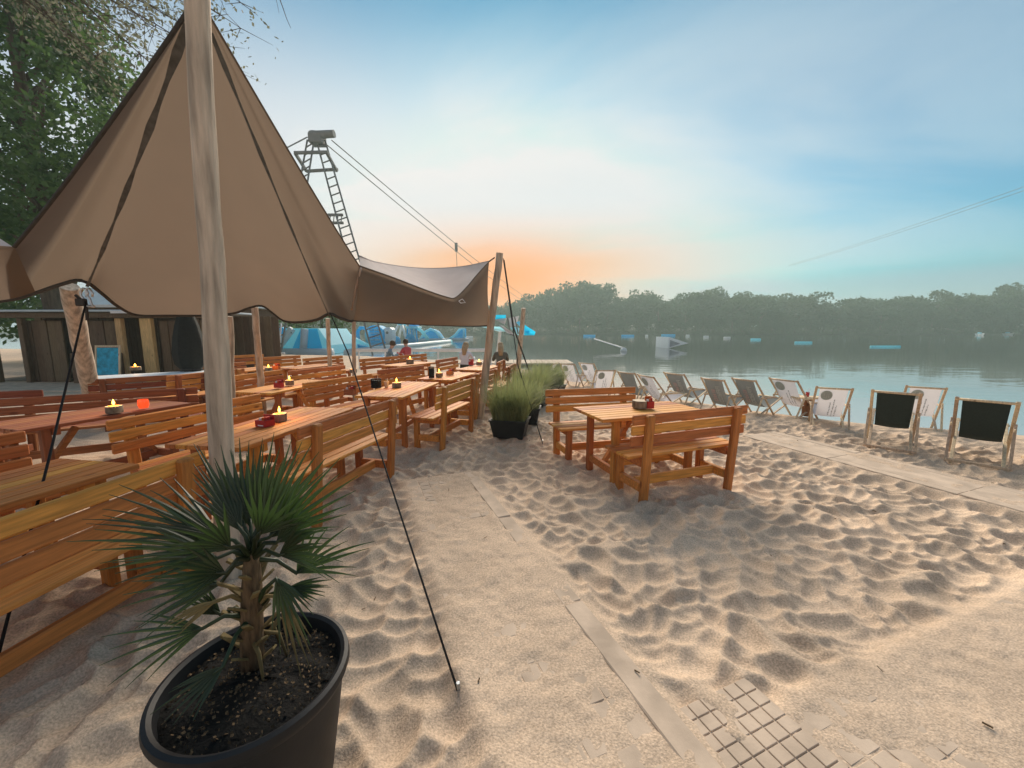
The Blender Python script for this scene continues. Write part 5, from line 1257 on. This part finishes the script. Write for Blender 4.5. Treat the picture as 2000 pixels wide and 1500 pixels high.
    sd = [((232, 948), (430, 1050), 1.22, .34, 1.22), ((195, 1008), (425, 1075), 1.16, .34, 1.2), ((235, 1060), (425, 1090), 1.04, .36, 1.16), ((320, 1010), (450, 1070), .98, .5, 1.14), ((690, 1025), (580, 1120), 1.36, .62, 1.30), ((650, 1050), (545, 1085), 1.05, .42, 1.16), ((240, 1165), (430, 1140), 1.16, .40, 1.20), ((300, 1110), (440, 1120), .96, .5, 1.12), ((645, 960), (540, 1060), 1.10, .36, 1.16)]
    for (tu, tv), (bu, bv), Yt, sp, Yb in sd: frond(W(tu, tv, Yt), W(bu, bv, Yb), sp * 1.3, 9, .0078, droop=.14)
    lo = [((215, 1262), (395, 1228), 1.14, .42, 1.16), ((318, 1392), (435, 1302), .98, .46, 1.10), ((590, 1235), (540, 1130), 1.20, .42, 1.22), ((645, 1145), (560, 1150), 1.30, .35, 1.27), ((360, 1150), (430, 1200), 1.20, .35, 1.22)]
    for (tu, tv), (bu, bv), Yt, sp, Yb in lo: frond(W(tu, tv, Yt), W(bu, bv, Yb), sp * 1.3, 8, .0066, droop=.14, pet=foot.lerp(crown, .45))
    frond(W(600, 1275, 1.22), W(548, 1165, 1.24), .30, 5, .006, dry=True, droop=.25, pet=foot.lerp(crown, .5)); frond(W(330, 1215, 1.1), W(420, 1175, 1.16), .35, 6, .006, dry=True, droop=.2, pet=foot.lerp(crown, .55))
    for i in range(4):
        a = [.4, 1.2, 5.6, 2.2][i]; MB().tube([foot + Vector((.04 * math.cos(a), .04 * math.sin(a), .12)), foot + Vector((.09 * math.cos(a), .09 * math.sin(a), .10)), foot + Vector((.11 * math.cos(a), .11 * math.sin(a), .0))], [.008, .007, .004], 6).build('stub', 'palm_dry', t, smooth=True)
build_palm()
# ------------------------------------------------------------------ grass planters
def grass_planter(p, w_, d_, h_, rz, n, hgt, spread, label, seed):
    t = thing('grass_planter', label, 'planter', p, rz, 'planters of tall grass')
    mb = MB(); k = .80; a = w_ / 2; b = d_ / 2; e = .018
    def ring(s, z): return [(-a * s, -b * s, z), (a * s, -b * s, z), (a * s, b * s, z), (-a * s, b * s, z)]
    V = ring(k, 0) + ring(1, h_) + ring(1.06, h_) + ring(1.06, h_ + .02) + ring(.95, h_ + .02) + ring(.93, h_ - .05); F_ = [(3, 2, 1, 0)]
    for j in range(5):
        for i in range(4): F_.append((j * 4 + i, j * 4 + (i + 1) % 4, (j + 1) * 4 + (i + 1) % 4, (j + 1) * 4 + i))
    mb.add(V, F_).build('box', 'black_plastic', t); MB().add(ring(.935, h_ - .045), [(0, 1, 2, 3)]).build('soil', 'soil', t)
    nr = np.random.RandomState(seed); x = nr.uniform(-a * .85, a * .85, n); y = nr.uniform(-b * .85, b * .85, n); az = nr.rand(n) * 6.283; L_ = hgt * nr.uniform(.55, 1.15, n); le = spread * nr.uniform(.1, 1.0, n)
    sg = 4; V = np.zeros((n, sg + 1, 2, 3)); dx, dy = np.cos(az), np.sin(az); wx, wy = -dy, dx
    for s in range(sg + 1):
        q = s / sg; out = le * q ** 1.8 * L_; z = h_ - .04 + L_ * (q - .35 * le * q ** 2.6); wd = .0045 * (1 - .85 * q)
        cx = x + dx * out + (x / a) * .1 * q; cy = y + dy * out
        V[:, s, 0] = np.stack([cx - wx * wd, cy - wy * wd, z], 1); V[:, s, 1] = np.stack([cx + wx * wd, cy + wy * wd, z], 1)
    idx = np.arange(n)[:, None] * (2 * (sg + 1)) + np.arange(sg)[None] * 2; F2 = np.stack([idx, idx + 1, idx + 3, idx + 2], -1).reshape(-1, 4)
    o = link('grass', np_mesh('grass', V.reshape(-1, 3), F2, 'grass_blade'), t); o['kind'] = 'stuff'
grass_planter((-.03, 6.02, .0), .56, .40, .27, R(-12), 1500, .74, .95, 'black rectangular planter of tall grass nearest the lone table', 1)
grass_planter((.25, 6.95, .0), .50, .40, .27, R(-8), 1200, .68, .95, 'grass planter just behind the nearest one', 2)
grass_planter((.42, 8.6, .0), .8, .45, .3, R(-20), 1700, .68, 1.0, 'wide bushy grass planter further along the bench row', 3)
grass_planter((.92, 9.9, .0), .8, .45, .28, R(-30), 1700, .66, 1.0, 'last grass planter before the deck chairs', 4)
# dry wood bits and leaves scattered on the sand
def twigs():
    rs = random.Random(77); mb = MB()
    for _ in range(80):
        x = rs.uniform(-1.5, 5.5); y = rs.uniform(1.2, 6.5); z = gz(x, y) + .006; a = rs.uniform(0, 6.28); l = rs.uniform(.008, .03)
        mb.tube([(x, y, z), (x + l * math.cos(a), y + l * math.sin(a), z + rs.uniform(0, .008))], rs.uniform(.0015, .004), 5)
    tag(mb.build('sand_litter', 'palm_fibre'), 'scattered bits of bark and twig on the sand', kind='stuff')
twigs()

# ------------------------------------------------------------------ evening haze over the lake
def build_haze():
    m = bpy.data.materials.new('haze'); m.use_nodes = True; N = m.node_tree.nodes; L = m.node_tree.links; N.clear()
    v = N.new('ShaderNodeVolumePrincipled'); v.inputs['Color'].default_value = (.74, .95, .88, 1); v.inputs['Density'].default_value = HAZE; v.inputs['Anisotropy'].default_value = .3
    o = N.new('ShaderNodeOutputMaterial'); L.new(v.outputs[0], o.inputs['Volume'])
    mb = MB(); mb.cbox(-400, 520, -45, 420, -6.5, 27, 0)
    me = bpy.data.meshes.new('haze'); x0,x1,y0,y1,z0,z1 = -400,520,-45,420,-6.5,27
    me.from_pydata([(x,y,z) for x in (x0,x1) for y in (y0,y1) for z in (z0,z1)], [], [(0,1,3,2),(4,6,7,5),(0,4,5,1),(2,3,7,6),(0,2,6,4),(1,5,7,3)])
    me.materials.append(m); tag(link('haze', me), 'thin evening haze over the lake', kind='stuff')
HAZE = .0016
build_haze()
